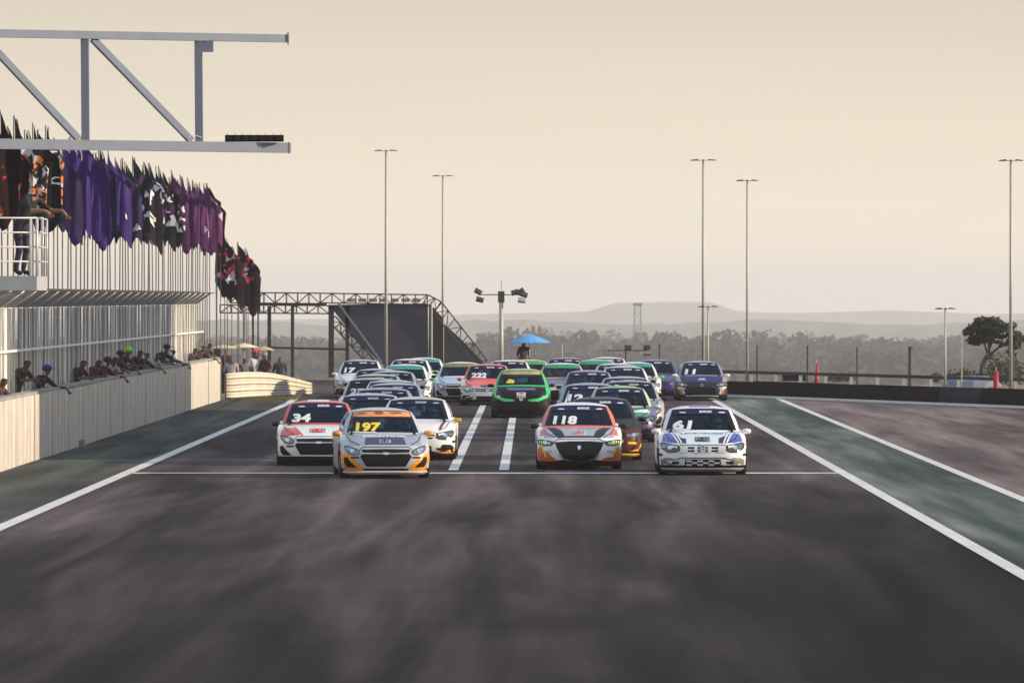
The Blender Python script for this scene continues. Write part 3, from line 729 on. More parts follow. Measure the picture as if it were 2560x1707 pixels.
p = at(44, 690, F/(py0+.9))
person('point', [BK, (.02, .02, .05), M_skin, BK, HAIR], (p.x+.12, py0+.75, fz), R(62), 'man in black shirt leaning on the marshal stand railing', sc=1.14)
person('lean', [(.5, .03, .03), (.30, .04, .04), M_skin, BK, HAIR], (p.x-.62, py0+.9, fz), R(10), 'person in red at the left edge of the marshal stand', sc=1.05)

# ------------------------------------------------------------------ curved guardrail at the end of the wall
def curve_rail():
    t = empty('guardrail', (-10.45, 165.2*K, 0), 0, 'cream curved stacked guardrail beyond the end of the wall', 'guardrail')
    ctrl = [(566, 933, 1000), (580, 931, 1000), (610, 929, 998), (645, 929, 996), (680, 932, 994), (710, 938, 992), (740, 946, 990), (775, 956, 987)]
    M_r = mat('cream_rail', (.60, .56, .48), .6, var=.12, scale=2)
    pts = []
    for px, yt, yb in ctrl:
        s = (yb - VY)/H; pts.append((at(px, yb, s), H - (yt-VY)/s))
    nr = 4
    for r in range(nr):
        m = MB(); n = len(pts); prof = [(-.0, 0), (.07, .12), (.10, .25), (.04, .42), (.04, .55), (.10, .72), (.07, .87), (0, .97)]
        vs = []
        for i, (p, h) in enumerate(pts):
            a = pts[max(i-1, 0)][0]; b = pts[min(i+1, n-1)][0]; dr = (b-a).normalized(); nn_ = Vector((dr.y, -dr.x, 0))
            if nn_.y > 0: nn_ = -nn_
            for o_, z_ in prof:
                q = p + nn_*o_; vs.append((q.x+10.45, q.y-165.2*K, h*(.06+.94*(r+z_)/nr)))
        k = len(prof); fs = [(i*k+j, (i+1)*k+j, (i+1)*k+j+1, i*k+j+1) for i in range(n-1) for j in range(k-1)]
        m.add(vs, fs).obj('rail', M_r, t, smooth=True)
    for i, (p, h) in enumerate(pts):
        MB().box(p.x+10.45-.05, p.x+10.45+.05, p.y-165.2*K+.02, p.y-165.2*K+.14, 0, h-.02).obj('post', M_kerb, t)
    return pts
gr_pts = curve_rail()
M_grass = mat('weeds', (.20, .19, .09), .9, var=.3, scale=3)
gm = MB(); rg = random.Random(9)
for _ in range(1500):
    px = 600 + 180*rg.betavariate(1.6, 1.9); yb = 1004 - (px-590)*.05 + rg.uniform(-9, 4); s = (yb-VY)/H; p = at(px, yb, s)
    h = rg.uniform(.03, .16); a = rg.uniform(-.04, .04); gm.add([(p.x-.012, p.y, 0), (p.x+.012, p.y, 0), (p.x+a, p.y+rg.uniform(-.03, .03), h)], [(0, 1, 2)])
gm.obj('weeds', M_grass, kind='stuff', label='dry green weeds growing at the foot of the guardrail', cat='weeds')

# people, umbrellas behind the rail
def bystander(px, py, s, cols, label, hat=None, rz=0, pose='stand'):
    p = at(px, py, s); person(pose, [*cols[:2], M_skin_dark, BK, HAIR], (p.x, p.y, p.z-1.63), R(rz), label, hat)
bystander(565, 878, 68, (MR, BK), 'person in dark red at the very end of the wall')
bystander(578, 897, 69, ((.35, .30, .33), (.3, .04, .06)), 'person in patterned pink top beside the wall end')
bystander(612, 900, 68, ((.10, .09, .10), BK), 'person in dark grey behind the curved guardrail', rz=40)
bystander(637, 884, 67, ((.62, .62, .68), GY), 'person in white shirt and red cap behind the curved guardrail', hat=(.6, .02, .03), rz=30)
bystander(662, 890, 67, (MR, DK), 'person in brown with grey cap behind the guardrail', hat=(.25, .25, .27), rz=-30)
bystander(700, 897, 68, ((.03, .05, .04), BK), 'person in black with black hair at the right of the guardrail group')
MB().tube((0, 0, 0), (0, 0, 1.28), .075, .03, n=8).obj('folded_banner', mat('blue_banner', (.03, .04, .20), .7), None, label='thin dark blue folded banner beside the black clad person', cat='banner').location = tuple(at(716, 935, 68) - V(0, 0, .9))
def parasol(px, py, s, r, h, col, label, rings=8, flat=.22):
    p = at(px, py, s); t = empty('parasol', (p.x, p.y, 0), 0, label, 'parasol'); m = MB(); n = 8
    zt = p.z; vs = [(0, 0, zt)]
    for rr, dz in ((.45, .35), (1.0, 1.0)):
        for i in range(16):
            a = 2*math.pi*i/16; k = 1.0 if i % 2 == 0 else .965
            vs.append((r*rr*k*math.cos(a), r*rr*k*math.sin(a), zt - h*dz - (.0 if i % 2 == 0 else -.01)))
    fs = [(0, 1+(i+1) % 16, 1+i) for i in range(16)] + [(1+i, 1+(i+1) % 16, 17+(i+1) % 16, 17+i) for i in range(16)]
    m.add(vs, fs); m.v += [(v[0], v[1], v[2]-.012) for v in vs]; nb = len(vs)
    m.f += [tuple(nb+i for i in reversed(f)) for f in fs]; m.m += [0]*len(fs)
    m.obj('canopy', mat('parasol_%.2f_%.2f' % (col[0], col[2]), col, .8, var=.15, scale=2), t)
    MB().tube((0, 0, 0), (0, 0, zt+.05), .02, n=6).obj('pole', M_steel, t)
    for i in range(8):
        a = 2*math.pi*i/8; MB().tube((0, 0, zt-h*.15-.04), (r*.97*math.cos(a), r*.97*math.sin(a), zt-h-.02), .006, n=4).obj('rib', M_steel, t)
    return t
parasol(1324, 835, F/(186*K), .86, .34, (.10, .36, .72), 'bright blue parasol over a dark figure behind the cars')
parasol(560, 862, 66, .55, .12, (.65, .52, .30), 'yellowish parasol touching the end of the catch fence')
parasol(610, 858, 64, .62, .16, (.75, .66, .42), 'pale yellow parasol in the middle of the three small ones')
parasol(660, 866, 65, .45, .14, (.60, .40, .22), 'orange brown parasol rightmost of the three small ones')
p = at(1309, 893, F/(186*K)); person('stand', [(.05, .02, .05), (.04, .02, .05), M_skin_dark, BK, HAIR], (p.x, p.y, .12), R(20), 'dark clothed person standing under the blue parasol')

# ------------------------------------------------------------------ dark barrier at right + guardrail
M_barr = mat('dark_barrier', (0.009, 0.007, 0.009), .95, var=.35, scale=.8, spec=.06)
M_barr_b = mat('blue_grey_barrier', (0.022, 0.026, 0.040), .9, var=.3, scale=.8, spec=.1)
bw = empty('tyre_barrier', (15.6, 152.7*K, 0), 0, 'long low dark barrier curving behind the apron on the right', 'barrier')
bpts = [V(-3, 190*K, 0), V(2.5, 181*K, 0), V(6.6, 171.9*K, 0), V(8.8, 167.6*K, 0), V(15.6, 153.3*K, 0), V(22, 141*K, 0), V(34, 119*K, 0)]
def seg_pts(pts, step):
    out = [pts[0]]
    for a, b in zip(pts, pts[1:]):
        n = max(1, round((b-a).length/step)); out += [a + (b-a)*(i+1)/n for i in range(n)]
    return out
bb_ = seg_pts(bpts, 3.0); o0 = V(15.6, 152.7*K, 0)
for i, (a, b) in enumerate(zip(bb_, bb_[1:])):
    d_ = (b-a).normalized(); nrm = V(-d_.y, d_.x, 0)
    if nrm.y < 0: nrm = -nrm
    a2, b2 = a + d_*.015 - o0, b - d_*.015 - o0
    px = VX + (a.x+b.x)/2*F/((a.y+b.y)/2); h = .54 + random.uniform(-.012, .012) + .05*max(0, min(1, (px-1800)/700))
    m = MB(); lean = .10
    vs = [a2, b2, b2+nrm*.55, a2+nrm*.55]; vt = [a2+nrm*lean, b2+nrm*lean, b2+nrm*.45, a2+nrm*.45]
    mid0, mid1 = a2 + V(0, 0, h*.42), b2 + V(0, 0, h*.42)
    allv = [*vs, *[v+V(0, 0, h*.42) for v in vs], *[v + V(0, 0, h) for v in vt]]
    fs = [(0, 1, 5, 4), (1, 2, 6, 5), (2, 3, 7, 6), (3, 0, 4, 7), (4, 5, 9, 8), (5, 6, 10, 9), (6, 7, 11, 10), (7, 4, 8, 11), (8, 9, 10, 11)]
    m.add(allv, fs).obj('barrier_block', M_barr_b if 2295 < px < 2460 else M_barr, bw)
# guardrail behind
gr = empty('guardrail', (15.6, 157*K, 0), 0, 'thin dark guardrail with pale posts behind the low barrier', 'guardrail')
ga_, gb_ = V(5.5, 178*K, 0), V(19.5, 151.5*K, 0); go = V(15.6, 157*K, 0)
dgr = (gb_-ga_).normalized(); ngr = V(dgr.y, -dgr.x, 0); ngr = ngr if ngr.y < 0 else -ngr
m = MB(); prof = [(0, .76), (.05, .78), (.02, .81), (.05, .84), (0, .86)]
vs = []
for P in (ga_, gb_):
    for o_, z_ in prof: q = P + ngr*(o_+.05) - go; vs.append((q.x, q.y, z_))
m.add(vs, [(j, 5+j, 6+j, j+1) for j in range(4)]); m.bar(ga_ + ngr*.05 + V(0, 0, .86) - go, gb_ + ngr*.05 + V(0, 0, .86) - go, .05, .03)
m.obj('rail', M_dark_steel, gr)
n = int((gb_-ga_).length/2.0)
for i in range(n+1):
    P = ga_ + dgr*(i*2.0) - go; MB().box(P.x-.06, P.x+.06, P.y-.05, P.y+.05, 0, .80).obj('post', mat('pale_post', (.62, .60, .57), .7, var=.1, scale=3), gr)
# fence posts behind
for k, (px, yt, w) in enumerate([(1649, 862, .035), (1757, 855, .03), (1893, 866, .035), (2019, 866, .04), (2143, 870, .035), (2275, 868, .07), (2533, 880, .04)]):
    s = F/((178-(px-1649)*.012)*K); p = at(px, yt, s); nm = ['leftmost, above the teal car', 'beside the tall mast behind the dark blue car', 'third from the left, right of the small lamp', 'fourth from the left, just left of the red marker', 'fifth from the left, near the round bush', 'thickest one, left of the small lamp mast', 'rightmost, beyond the branched tree'][k]
    o = MB().tube((0, 0, 0), (0, 0, p.z), w, w*.9, n=8).box(-w, w, -w, w, p.z, p.z+.03).obj('fence_post', M_dark_steel, None, label='thin dark post behind the guardrail, ' + nm, cat='post', group='dark posts behind the guardrail'); o.location = (p.x, p.y, 0)
M_red = mat('red_vinyl', (.38, .015, .03), .6, var=.2, scale=4)
for px, yt, s, w, lab in ((2041, 908, 70, .13, 'tall narrow red marker cone behind the guardrail left of the bush'), (2490, 928, 77, .10, 'red wrapped marker post behind the barrier by the tall mast')):
    p = at(px, yt, s); t = empty('marker_cone', (p.x, p.y, 0), 0, lab, 'marker')
    if w > .12: MB().tube((0, 0, .05), (.03, 0, p.z), w, .035, n=10).obj('cone', M_red, t, smooth=True)
    else: MB().tube((0, 0, .05), (0, 0, p.z), w, w*.85, n=10).obj('cone', M_red, t, smooth=True)
    MB().box(-w*1.3, w*1.3, -w*1.3, w*1.3, 0, .05).obj('base', M_black, t)
    MB().tube((0, 0, p.z), (.01, 0, p.z+.14), .012, n=5).obj('tip', M_steel, t)
p = at(1985, 934, 60); t = empty('equipment_box', (p.x, p.y, 0), 0, 'low dark flat box behind the guardrail left of the red cone', 'box')
MB().box(-.48, .48, -.5, .5, .05, p.z-.04).obj('body', M_black, t); MB().box(-.52, .52, -.54, .54, p.z-.04, p.z).obj('lid', M_dark_steel, t)
p = at(2430, 950, 64); t = empty('tent', (p.x, p.y, 0), 0, 'low blue grey tent behind the barrier near the branched tree', 'tent')
m = MB(); nT = 9
for r_, z_ in ((1.05, .05), (.9, .25), (.55, .62*p.z/.6*.35+.35), (.0, p.z)):
    for i in range(12): a = 2*math.pi*i/12; m.v.append((r_*1.15*math.cos(a), r_*.8*math.sin(a), z_))
m.f = [(j*12+i, j*12+(i+1) % 12, (j+1)*12+(i+1) % 12, (j+1)*12+i) for j in range(3) for i in range(12)]; m.m = [0]*len(m.f)
m.obj('canvas', mat('tent_canvas', (.16, .18, .27), .8, var=.2, scale=2), t); MB().tube((-1.1, -.5, .35), (1.1, -.5, .35), .015, n=5).obj('seam', M_white, t)

# ------------------------------------------------------------------ masts
def mast(px, py, s, r, wl, label, heads=2, base_z=0):
    p = at(px, py, s); t = empty('light_mast', (p.x, p.y, base_z), 0, label, 'light mast')
    MB().tube((0, 0, 0), (0, 0, p.z-base_z), r, r*.6, n=12).obj('pole', M_pole, t, smooth=True)
    hz = p.z-base_z; w = wl/s/2
    MB().tube((-w, 0, hz+.005), (w, 0, hz+.02), .013, n=6).obj('cross_arm', M_pole, t)
    for sx in (-1, 1):
        h = MB()
        h.add([(sx*w*.35, -.09, hz+.01), (sx*w*.35, .09, hz+.01), (sx*w*1.0, .07, hz+.0), (sx*w*1.0, -.07, hz+.0), (sx*w*.4, -.06, hz+.06), (sx*w*.4, .06, hz+.06), (sx*w*.9, .05, hz+.035), (sx*w*.9, -.05, hz+.035)],
              [(0, 1, 2, 3), (7, 6, 5, 4), (0, 4, 5, 1), (1, 5, 6, 2), (2, 6, 7, 3), (3, 7, 4, 0)])
        h.obj('lamp_head', M_lamp, t)
    MB().tube((0, 0, hz-.01), (0, 0, hz+.05), .03, n=8).obj('finial', M_lamp, t)
    MB().tube((0, 0, 0), (0, 0, .03), r*2, n=10).obj('base_plate', M_steel, t)
mast(965, 378, F/(200*K), .075, 58, 'tall thin light mast in front of the dark cladding, leftmost of the masts')
mast(1107, 441, F/(228*K), .07, 54, 'tall thin light mast at the right edge of the dark cladding')
mast(1758, 402, F/(182*K), .066, 66, 'tall light mast rising behind the dark blue car number 11')
mast(1868, 453, F/(173.5*K), .055, 56, 'tall light mast with foot behind the left end of the barrier')
mast(2527, 403, F/(156.5*K), .062, 62, 'tall light mast at the right edge before the branched tree')
mast(2363, 773, F/(160.5*K), .045, 52, 'short pale light mast between round bush and branched tree')
mast(1770, 768, F/(178*K), .045, 52, 'short light mast just right of the tall one behind car 11')
o = MB().tube((0, 0, 0), (0, 0, 3.5-15/67), .04, n=8).box(-.08, .08, -.05, .05, 3.3, 3.36).obj('pole', M_pole, None, label='short pale pole before the dark cladding, left of its right mast', cat='pole'); o.location = tuple(at(1079, 912, 60)*1.0); o.location.z = 0
o = MB().tube((0, 0, 0), (0, 0, H-85/75.), .022, n=8).box(-.03, .03, -.03, .03, H-85/75., H-85/75.+.02).obj('thin_post', M_pole, None, label='thin pale post right of the short light mast', cat='post'); o.location = ((2404-VX)/75., F/75., 0)
o = MB().tube((0, 0, 0), (0, 0, H-115/62.), .03, n=8).box(-.04, .04, -.04, .04, H-115/62., H-115/62.+.02).obj('thin_post', M_pole, None, label='short pale post right of the blue parasol', cat='post'); o.location = ((1405-VX)/62., F/62., 0)
# floodlight pole
s = F/(191*K); p = at(1253, 728, s); t = empty('floodlight_pole', (p.x, p.y, 0), 0, 'stout pole with clusters of floodlights above the green car', 'floodlight')
MB().tube((0, 0, 0), (0, 0, p.z-.25), .10, .085, n=12).obj('pole', M_pole, t, smooth=True)
MB().box(-.13, .13, -.1, .1, p.z-.45, p.z).obj('cabinet', M_lamp, t)
MB().tube((0, 0, p.z), (0, 0, p.z+.45), .012, n=5).obj('antenna', M_lamp, t)
MB().tube((-.9, 0, p.z-.14), (.95, 0, p.z-.14), .02, n=6).obj('cross_arm', M_lamp, t)
for x, z, a in ((-.92, .0, .5), (-.85, -.32, .25), (.55, -.03, -.3), (.78, -.0, -.6), (.9, -.12, .3), (.82, -.35, .1)):
    o = MB().box(-.15, .15, -.09, .06, -.085, .085).box(-.12, .12, -.115, -.09, -.06, .06).obj('floodlight_head', M_lamp if x != .82 else M_steel, t)
    o.location = (x, -.04, p.z-.02+z); o.rotation_euler = (R(-20), a, 0)
# low floodlight bar
s = F/(195*K); p = at(1565, 876, s); t = empty('floodlight_bar', (p.x, p.y, 0), 0, 'low horizontal bar with three lamp heads above the rear cars', 'floodlight')
MB().tube((-.75, 0, p.z), (.85, 0, p.z), .02, n=6).obj('cross_arm', M_lamp, t); MB().tube((0, 0, 0), (0, 0, p.z), .04, n=8).obj('pole', M_lamp, t)
for x, c in ((-.72, M_steel), (.08, M_lamp), (.85, M_lamp)):
    o = MB().box(-.14, .14, -.08, .05, -.0, .2).box(-.11, .11, -.1, -.08, .03, .17).obj('floodlight_head', c, t); o.location = (x, 0, p.z+.02)
o = MB().box(-.15, .15, -.08, .05, -.04, .04).obj('floodlight_head', M_lamp, t); o.location = (.85, 0, p.z-.18)

# ------------------------------------------------------------------ bridge with dark cladding
sB = F/(212*K)
br = empty('footbridge', tuple(V(at(1000, 900, sB).x, F/sB, 0)), 0, 'scaffold footbridge with dark grey cladding and sloping stair truss', 'footbridge')
bo = V(br.location.x, br.location.y, 0)
def bp_(px, py, dy=0.0): q = at(px, py, sB) - bo; q.y += dy; return q
M_clad = mat('dark_cladding', (.052, .053, .075), .9, var=.12, scale=.8)
def prism(pts, dy0, dy1, name, m, parent):
    n = len(pts); a = [bp_(x, y, dy0) for x, y in pts]; b = [bp_(x, y, dy1) for x, y in pts]
    MB().add(a + b, [tuple(range(n)), tuple(range(2*n-1, n-1, -1))] + [(i, n+i, n+(i+1) % n, (i+1) % n) for i in range(n)]).obj(name, m, parent)
prism([(822, 762), (1070, 758), (1070, 935), (985, 935), (900, 860)][::-1], 0, .1, 'cladding_panel', M_clad, br)
prism([(1078, 764), (1108, 795), (1108, 935), (1072, 935), (1072, 758)], .12, .22, 'cladding_panel', mat('dark_brown_cladding', (.05, .042, .045), .9), br)
prism([(1110, 810), (1150, 845), (1208, 905), (1208, 935), (1110, 935)][::-1], 0.05, .15, 'cladding_panel', M_clad, br)
def truss(pa, pb, h0, h1, n, name, dy=-.15, r=.022, lat=.6):
    A = [bp_(pa[0]+(pb[0]-pa[0])*i/n, pa[1]+(pb[1]-pa[1])*i/n, dy) for i in range(n+1)]
    hv = [Vector((h0[0]/sB, 0, -h0[1]/sB))]*(n+1)
    m = MB()
    for off in (0, lat):
        o = V(0, off, 0)
        m.tube(A[0]+o, A[-1]+o, r*1.3, n=6); m.tube(A[0]+hv[0]+o, A[-1]+hv[0]+o, r*1.3, n=6)
        for i in range(n+1): m.tube(A[i]+o, A[i]+hv[i]+o, r, n=5)
        for i in range(n): m.tube((A[i] if i % 2 else A[i]+hv[i])+o, (A[i+1]+hv[i] if i % 2 else A[i+1])+o, r*.8, n=5)
    for i in range(n+1): m.tube(A[i], A[i]+V(0, lat, 0), r*.8, n=4); m.tube(A[i]+hv[i], A[i]+hv[i]+V(0, lat, 0), r*.8, n=4)
    m.obj(name, M_dark_steel, br)
truss((575, 731), (800, 733), (0, 26), 0, 8, 'top_truss')
truss((800, 733), (1068, 737), (0, 24), 0, 9, 'top_truss')
truss((550, 762), (822, 764), (0, 20), 0, 10, 'lower_truss')
truss((1070, 737), (1102, 754), (-12, 20), 0, 2, 'corner_truss')
truss((1104, 756), (1218, 900), (-20, 26), 0, 7, 'stair_truss')
truss((838, 790), (935, 900), (-14, 14), 0, 7, 'stair_truss')
MB().bar(bp_(845, 756, -.2), bp_(955, 905, -.2), .05, .09).obj('handrail', M_gantry, br)
for k, (px, w) in enumerate(((632, .09), (645, .06), (673, .16), (731, .14), (828, .24), (868, .16))):
    a = bp_(px, 765, 0); MB().box(a.x-w/2, a.x+w/2, .0, .2, 0, a.z).obj('column', M_dark_steel, br)
MB().bar(bp_(672, 869, -.03), bp_(868, 873, -.03), .06, .10).obj('tie_beam', M_dark_steel, br)
a = bp_(760, 758); MB().box(bp_(650, 0).x, bp_(815, 0).x, -.1, .9, H-18/sB, H-14/sB).obj('deck', M_clad, br)
M_amber = mat('amber_highlight', (.36, .27, .15), .6, var=.5, scale=6)  # amber boards colour in the golden highlights between the truss bars
for k in range(7):
    x = 868 + k*27; a = bp_(x, 741, -.05); MB().box(a.x, a.x+.36, .2, .24, H-10/sB, H-1/sB).obj('highlight_board', M_amber, br)

# ------------------------------------------------------------------ canopy added outside the frame to cast the shade on the wall
cz = empty('added_shade_roof', (19, 127*K, 0), 0, 'long raised roof added out of view to shade the pit wall', 'roof')
el = math.tan(R(SUN_EL))/math.cos(R(SUN_AZ)); sh = math.tan(R(SUN_AZ))
x0 = 18.5; dz = (x0+10.7)*el
ya, yb = 104.0*K - (x0+10.7)*sh, 150*K - (x0+10.7)*sh
MB().box(-.2, 3.6, ya-127*K, yb-127*K, dz-.25, dz+3.75).obj('roof', mat('shade_roof_metal', (.3, .32, .34), .6), cz)  # unseen slab sized so its shadow covers part of the wall
for yy in (ya+1, (ya+yb)/2, yb-1): MB().box(3.1, 3.35, yy-127*K-.1, yy-127*K+.1, 0, dz-.25).obj('column', M_steel, cz)  # added posts carrying the shade slab

# ------------------------------------------------------------------ CARS
LEN = 3.95; WB = 2.5; AX = .72
def sstep(a, b, x): t = max(0, min(1, (x-a)/(b-a))); return t*t*(3-2*t)
FS = [0, .1, .2, .3, .4, .5, .6, .7, .78, .85, .9, .94, .97, .99, 1.0]
def outline(yf, yr, w, cf=.56, cr=.45, ns=44):
    half = []
    for s in FS: half.append((w*s, yf + cf*(1-math.sqrt(max(0, 1-s**4.2)))*.98))
    ya, yb = half[-1][1], yr - cr
    for i in range(1, ns): half.append((w, ya + (yb-ya)*i/ns))
    for s in reversed(FS): half.append((w*s, yr - cr*(1-math.sqrt(max(0, 1-s**4.2)))))
    left = [(-x, y) for x, y in reversed(half[1:-1])]
    return half + left           # starts at front centre, goes +x side, rear, back along -x
class CarShape: pass
def build_shape(P):
    """P: dict of proportions -> dict of meshes"""
    hw = P.get('w', .885); L_ = LEN; zr = P.get('roof', 1.335); hz = P.get('hood', .63)
    gz = P.get('cowl', .815); gy = P.get('gy', 1.05); ry = P.get('ry', 1.72); tall = P.get('tail', .22)
    rows = []
    lv = [(.13, .20, .80, 0), (.12, .10, .90, 0), (.135, .05, .955, 0), (.20, .02, .985, 0), (.29, .0, .995, .0), (.38, .0, 1.0, .03), (.46, .01, 1.0, .07), (.53, .03, .995, .12), (.59, .065, .985, .16), (hz-.01, .11, .97, .19), (hz+.012, .15, .95, .20)]
    for z, yf, w, rise in lv:
        r = []
        for x, y in outline(yf, L_-(.06 if z < .5 else .1), hw*w):
            k = sstep(.15, 1.25, y); zz = z + rise*k
            zz -= .02*(abs(x)/hw)**4*(1-k)*(1 if z > .5 else 0) + .05*(1-k)*(abs(x)/hw)**6*(1 if z > .55 else 0)
            # fender bulge
            bx = 1 + .012*math.exp(-((y-AX)/.35)**2) + .015*math.exp(-((y-AX-WB)/.4)**2) - .012*sstep(.3, .5, z)*math.exp(-((y-2)/.8)**2)
            r.append([x*bx, y, zz])
        rows.append(r)
    sh = rows[-1]; nO = len(sh)
    gb = [[x, y, gz + .045*sstep(1.0, 1.7, y) + .02*(1-(x/.74)**2)*(1-sstep(1.1, 1.5, y))] for x, y in outline(gy, L_-tall, .765, .30, .25)]
    for f in (.12, .3, .5, .7, .86, 1.0):
        r = []
        for a, b in zip(sh, gb):
            zf = 1-(1-f)**1.6
            r.append([a[0]+(b[0]-a[0])*f, a[1]+(b[1]-a[1])*f, a[2]+(b[2]-a[2])*zf + .012*math.sin(math.pi*f)])
        rows.append(r)
    iG = len(rows)-1
    rf_ = [[x, y, zr-.045 - .03*sstep(2.6, 3.6, y) - .035*(abs(x)/.60)**3] for x, y in outline(ry, L_-tall-.32, .60, .16, .2)]
    for f in (.08, .3, .55, .8, .93, 1.0):
        r = []
        for a, b in zip(gb, rf_):
            bul = .035*math.sin(math.pi*f)
            x = a[0]+(b[0]-a[0])*f; y = a[1]+(b[1]-a[1])*f; z = a[2]+(b[2]-a[2])*f
            sx = 1 if x >= 0 else -1
            if a[1] < gy+.25 and abs(a[0]) < .73: z += bul*.5
            else: x += sx*bul*min(1, abs(x)/.5)
            r.append([x, y, z])
        rows.append(r)
    iR = len(rows)-1
    for f in (.15, .4, .7, .9):
        r = []
        for a in rf_:
            cx, cy = 0, min(max(a[1], ry+.35), L_-tall-.7)
            x = a[0]*(1-f); y = a[1]+(cy-a[1])*f
            z = zr - .045*(1-f)**2 - .03*sstep(2.6, 3.6, y) - .035*(abs(x)/.60)**3*(1-f)
            r.append([x, y, z])
        rows.append(r)
    # wheel wells
    for j in range(11):
        for v in rows[j]:
            for ay in (AX, AX+WB):
                d_ = math.hypot(v[1]-ay, v[2]-.30)
                if abs(v[0]) > .55 and d_ < .345: v[0] = math.copysign(.60, v[0])
    nR = len(rows)
    verts = [tuple(v) for r in rows for v in r]
    fs = []; tags = []
    half = nO//2
    def fidx(i): return min(i, nO-i)      # symmetric index
    for j in range(nR-1):
        for i in range(nO):
            i2 = (i+1) % nO
            fs.append((j*nO+i, j*nO+i2, (j+1)*nO+i2, (j+1)*nO+i))
            fi = min(i, nO-1-i)           # face column, symmetric
            c = [sum(verts[k][q] for k in fs[-1])/4 for q in range(3)]
            tag = 0
            if iG <= j < iR:
                inner = iG+1 <= j < iR-0
                if fi < 11 and inner: tag = 'ws'
                elif fi >= half-10 and iG+1 <= j < iR-1: tag = 'rw'
                elif 18 <= fi <= 35 and iG+1 <= j < iR-1: tag = 'sw1' + ('r' if c[0] > 0 else 'l')
                elif 38 <= fi <= 46 and iG+1 <= j < iR-1: tag = 'sw2' + ('r' if c[0] > 0 else 'l')
                elif fi < 18: tag = 3
                else: tag = 2 if j >= iR-1 else 0
            elif j >= iR: tag = 2
            elif j >= 10:
                tag = 1 if (c[1] < gy+.25 and abs(c[0]) < .72 ) else 0
                if c[1] < gy+.25 and abs(c[0]) >= .72: tag = 0
            else:
                if c[1] < .55: tag = 5 if abs(c[0]) > .50 else 4
                if c[1] < .62 and c[2] < .18: tag = 6
                for ay in (AX, AX+WB):
                    if math.hypot(c[1]-ay, c[2]-.30) < .37 and abs(c[0]) < .82 and abs(c[0]) > .5: tag = 6
            tags.append(tag)
    # caps
    top = (nR-1)*nO; fs.append(tuple(range(top, top+nO))); tags.append(2)
    fs.append(tuple(range(nO-1, -1, -1))); tags.append(6)
    sh_ = CarShape(); sh_.P = P
    off = -L_/2
    V3 = [(x, y+off, z) for x, y, z in verts]
    bm = bmesh.new(); bv = [bm.verts.new(v) for v in V3]
    for f in fs: bm.faces.new([bv[i] for i in f])
    bmesh.ops.recalc_face_normals(bm, faces=bm.faces); sh_.bvh = BVHTree.FromBMesh(bm)
    bm.faces.ensure_lookup_table()
    flip = [bm.faces[k].normal.copy() for k in range(len(fs))]
    def sub(name, sel, mi=None, nslots=1):
        me = bpy.data.meshes.new(name); used = {}; vv = []; ff = []; ms = []
        for k, f in enumerate(fs):
            if tags[k] in sel:
                idx = [v.index for v in bm.faces[k].verts]; q = []
                for i in idx:
                    if i not in used: used[i] = len(vv); vv.append(V3[i])
                    q.append(used[i])
                ff.append(q); ms.append(tags[k] if isinstance(tags[k], int) else 0)
        me.from_pydata(vv, [], ff)
        for _ in range(nslots): me.materials.append(M_black)
        me.polygons.foreach_set('material_index', ms); me.polygons.foreach_set('use_smooth', [True]*len(ff)); me.update(); return me
    bm.verts.index_update()
    sh_.body = sub('body', (0, 1, 2, 3, 4, 5, 6), nslots=7)
    sh_.glass = [('windshield', sub('windshield', ('ws',))), ('rear_window', sub('rear_window', ('rw',))), *[('side_window', sub('side_window', ('sw1' + q_,))) for q_ in 'lr'], *[('quarter_window', sub('quarter_window', ('sw2' + q_,))) for q_ in 'lr']]
    for _, g in sh_.glass: g.materials[0] = M_glass
    bm.free(); return sh_

def subdivide2d(vs, fs, res):
    bm = bmesh.new(); bv = [bm.verts.new((x, y, 0)) for x, y in vs]
    for f in fs:
        try: bm.faces.new([bv[i] for i in f])
        except ValueError: pass
    bmesh.ops.triangulate(bm, faces=bm.faces)
    for _ in range(5):
        es = [e_ for e_ in bm.edges if e_.calc_length() > res]
        if not es: break
        bmesh.ops.subdivide_edges(bm, edges=es, cuts=1); bmesh.ops.triangulate(bm, faces=bm.faces)
    bm.verts.index_update(); o = [(v.co.x, v.co.y) for v in bm.verts], [tuple(v.index for v in f.verts) for f in bm.faces], [tuple(v.index for v in e_.verts) for e_ in bm.edges if len(e_.link_faces) == 1]
    bm.free(); return o
def project(shp, vs, fs, mode='front', off=.006, res=.09, name='patch', mats=(M_black,), skirt=.012):
    vs, fs, be = subdivide2d(vs, fs, res)
    out = []; inn = []
    for a, b in vs:
        if mode == 'front': o, d_ = V(a, -4, b), V(0, 1, 0)
        elif mode == 'top': o, d_ = V(a, b-LEN/2, 4), V(0, 0, -1)
        elif mode == 'right': o, d_ = V(3, a-LEN/2, b), V(-1, 0, 0)
        else: o, d_ = V(-3, a-LEN/2, b), V(1, 0, 0)
        h, n_, _, _ = shp.bvh.ray_cast(o, d_)
        if h is None: h, n_, _, _ = shp.bvh.find_nearest(o + d_*(3 if mode != 'top' else 3))
        if n_.dot(d_) > 0: n_ = -n_
        out.append(h + n_*off); inn.append(h - n_*skirt)
    nv = len(out); ff = list(fs) + [(a, b, nv+b, nv+a) for a, b in be]
    m = MB(); m.add(out + inn, ff); me = m.mesh(name, mats)
    # orientation
    bm = bmesh.new(); bm.from_mesh(me); bmesh.ops.recalc_face_normals(bm, faces=bm.faces); bm.to_mesh(me); bm.free()
    return me
def both(poly): return [poly, [(-x, z) for x, z in poly]]
def polys(shp, pl, **kw):
    vs = []; fs = []
    for p in pl: b = len(vs); vs += p; fs.append(tuple(range(b, b+len(p))))
    return project(shp, vs, fs, **kw)
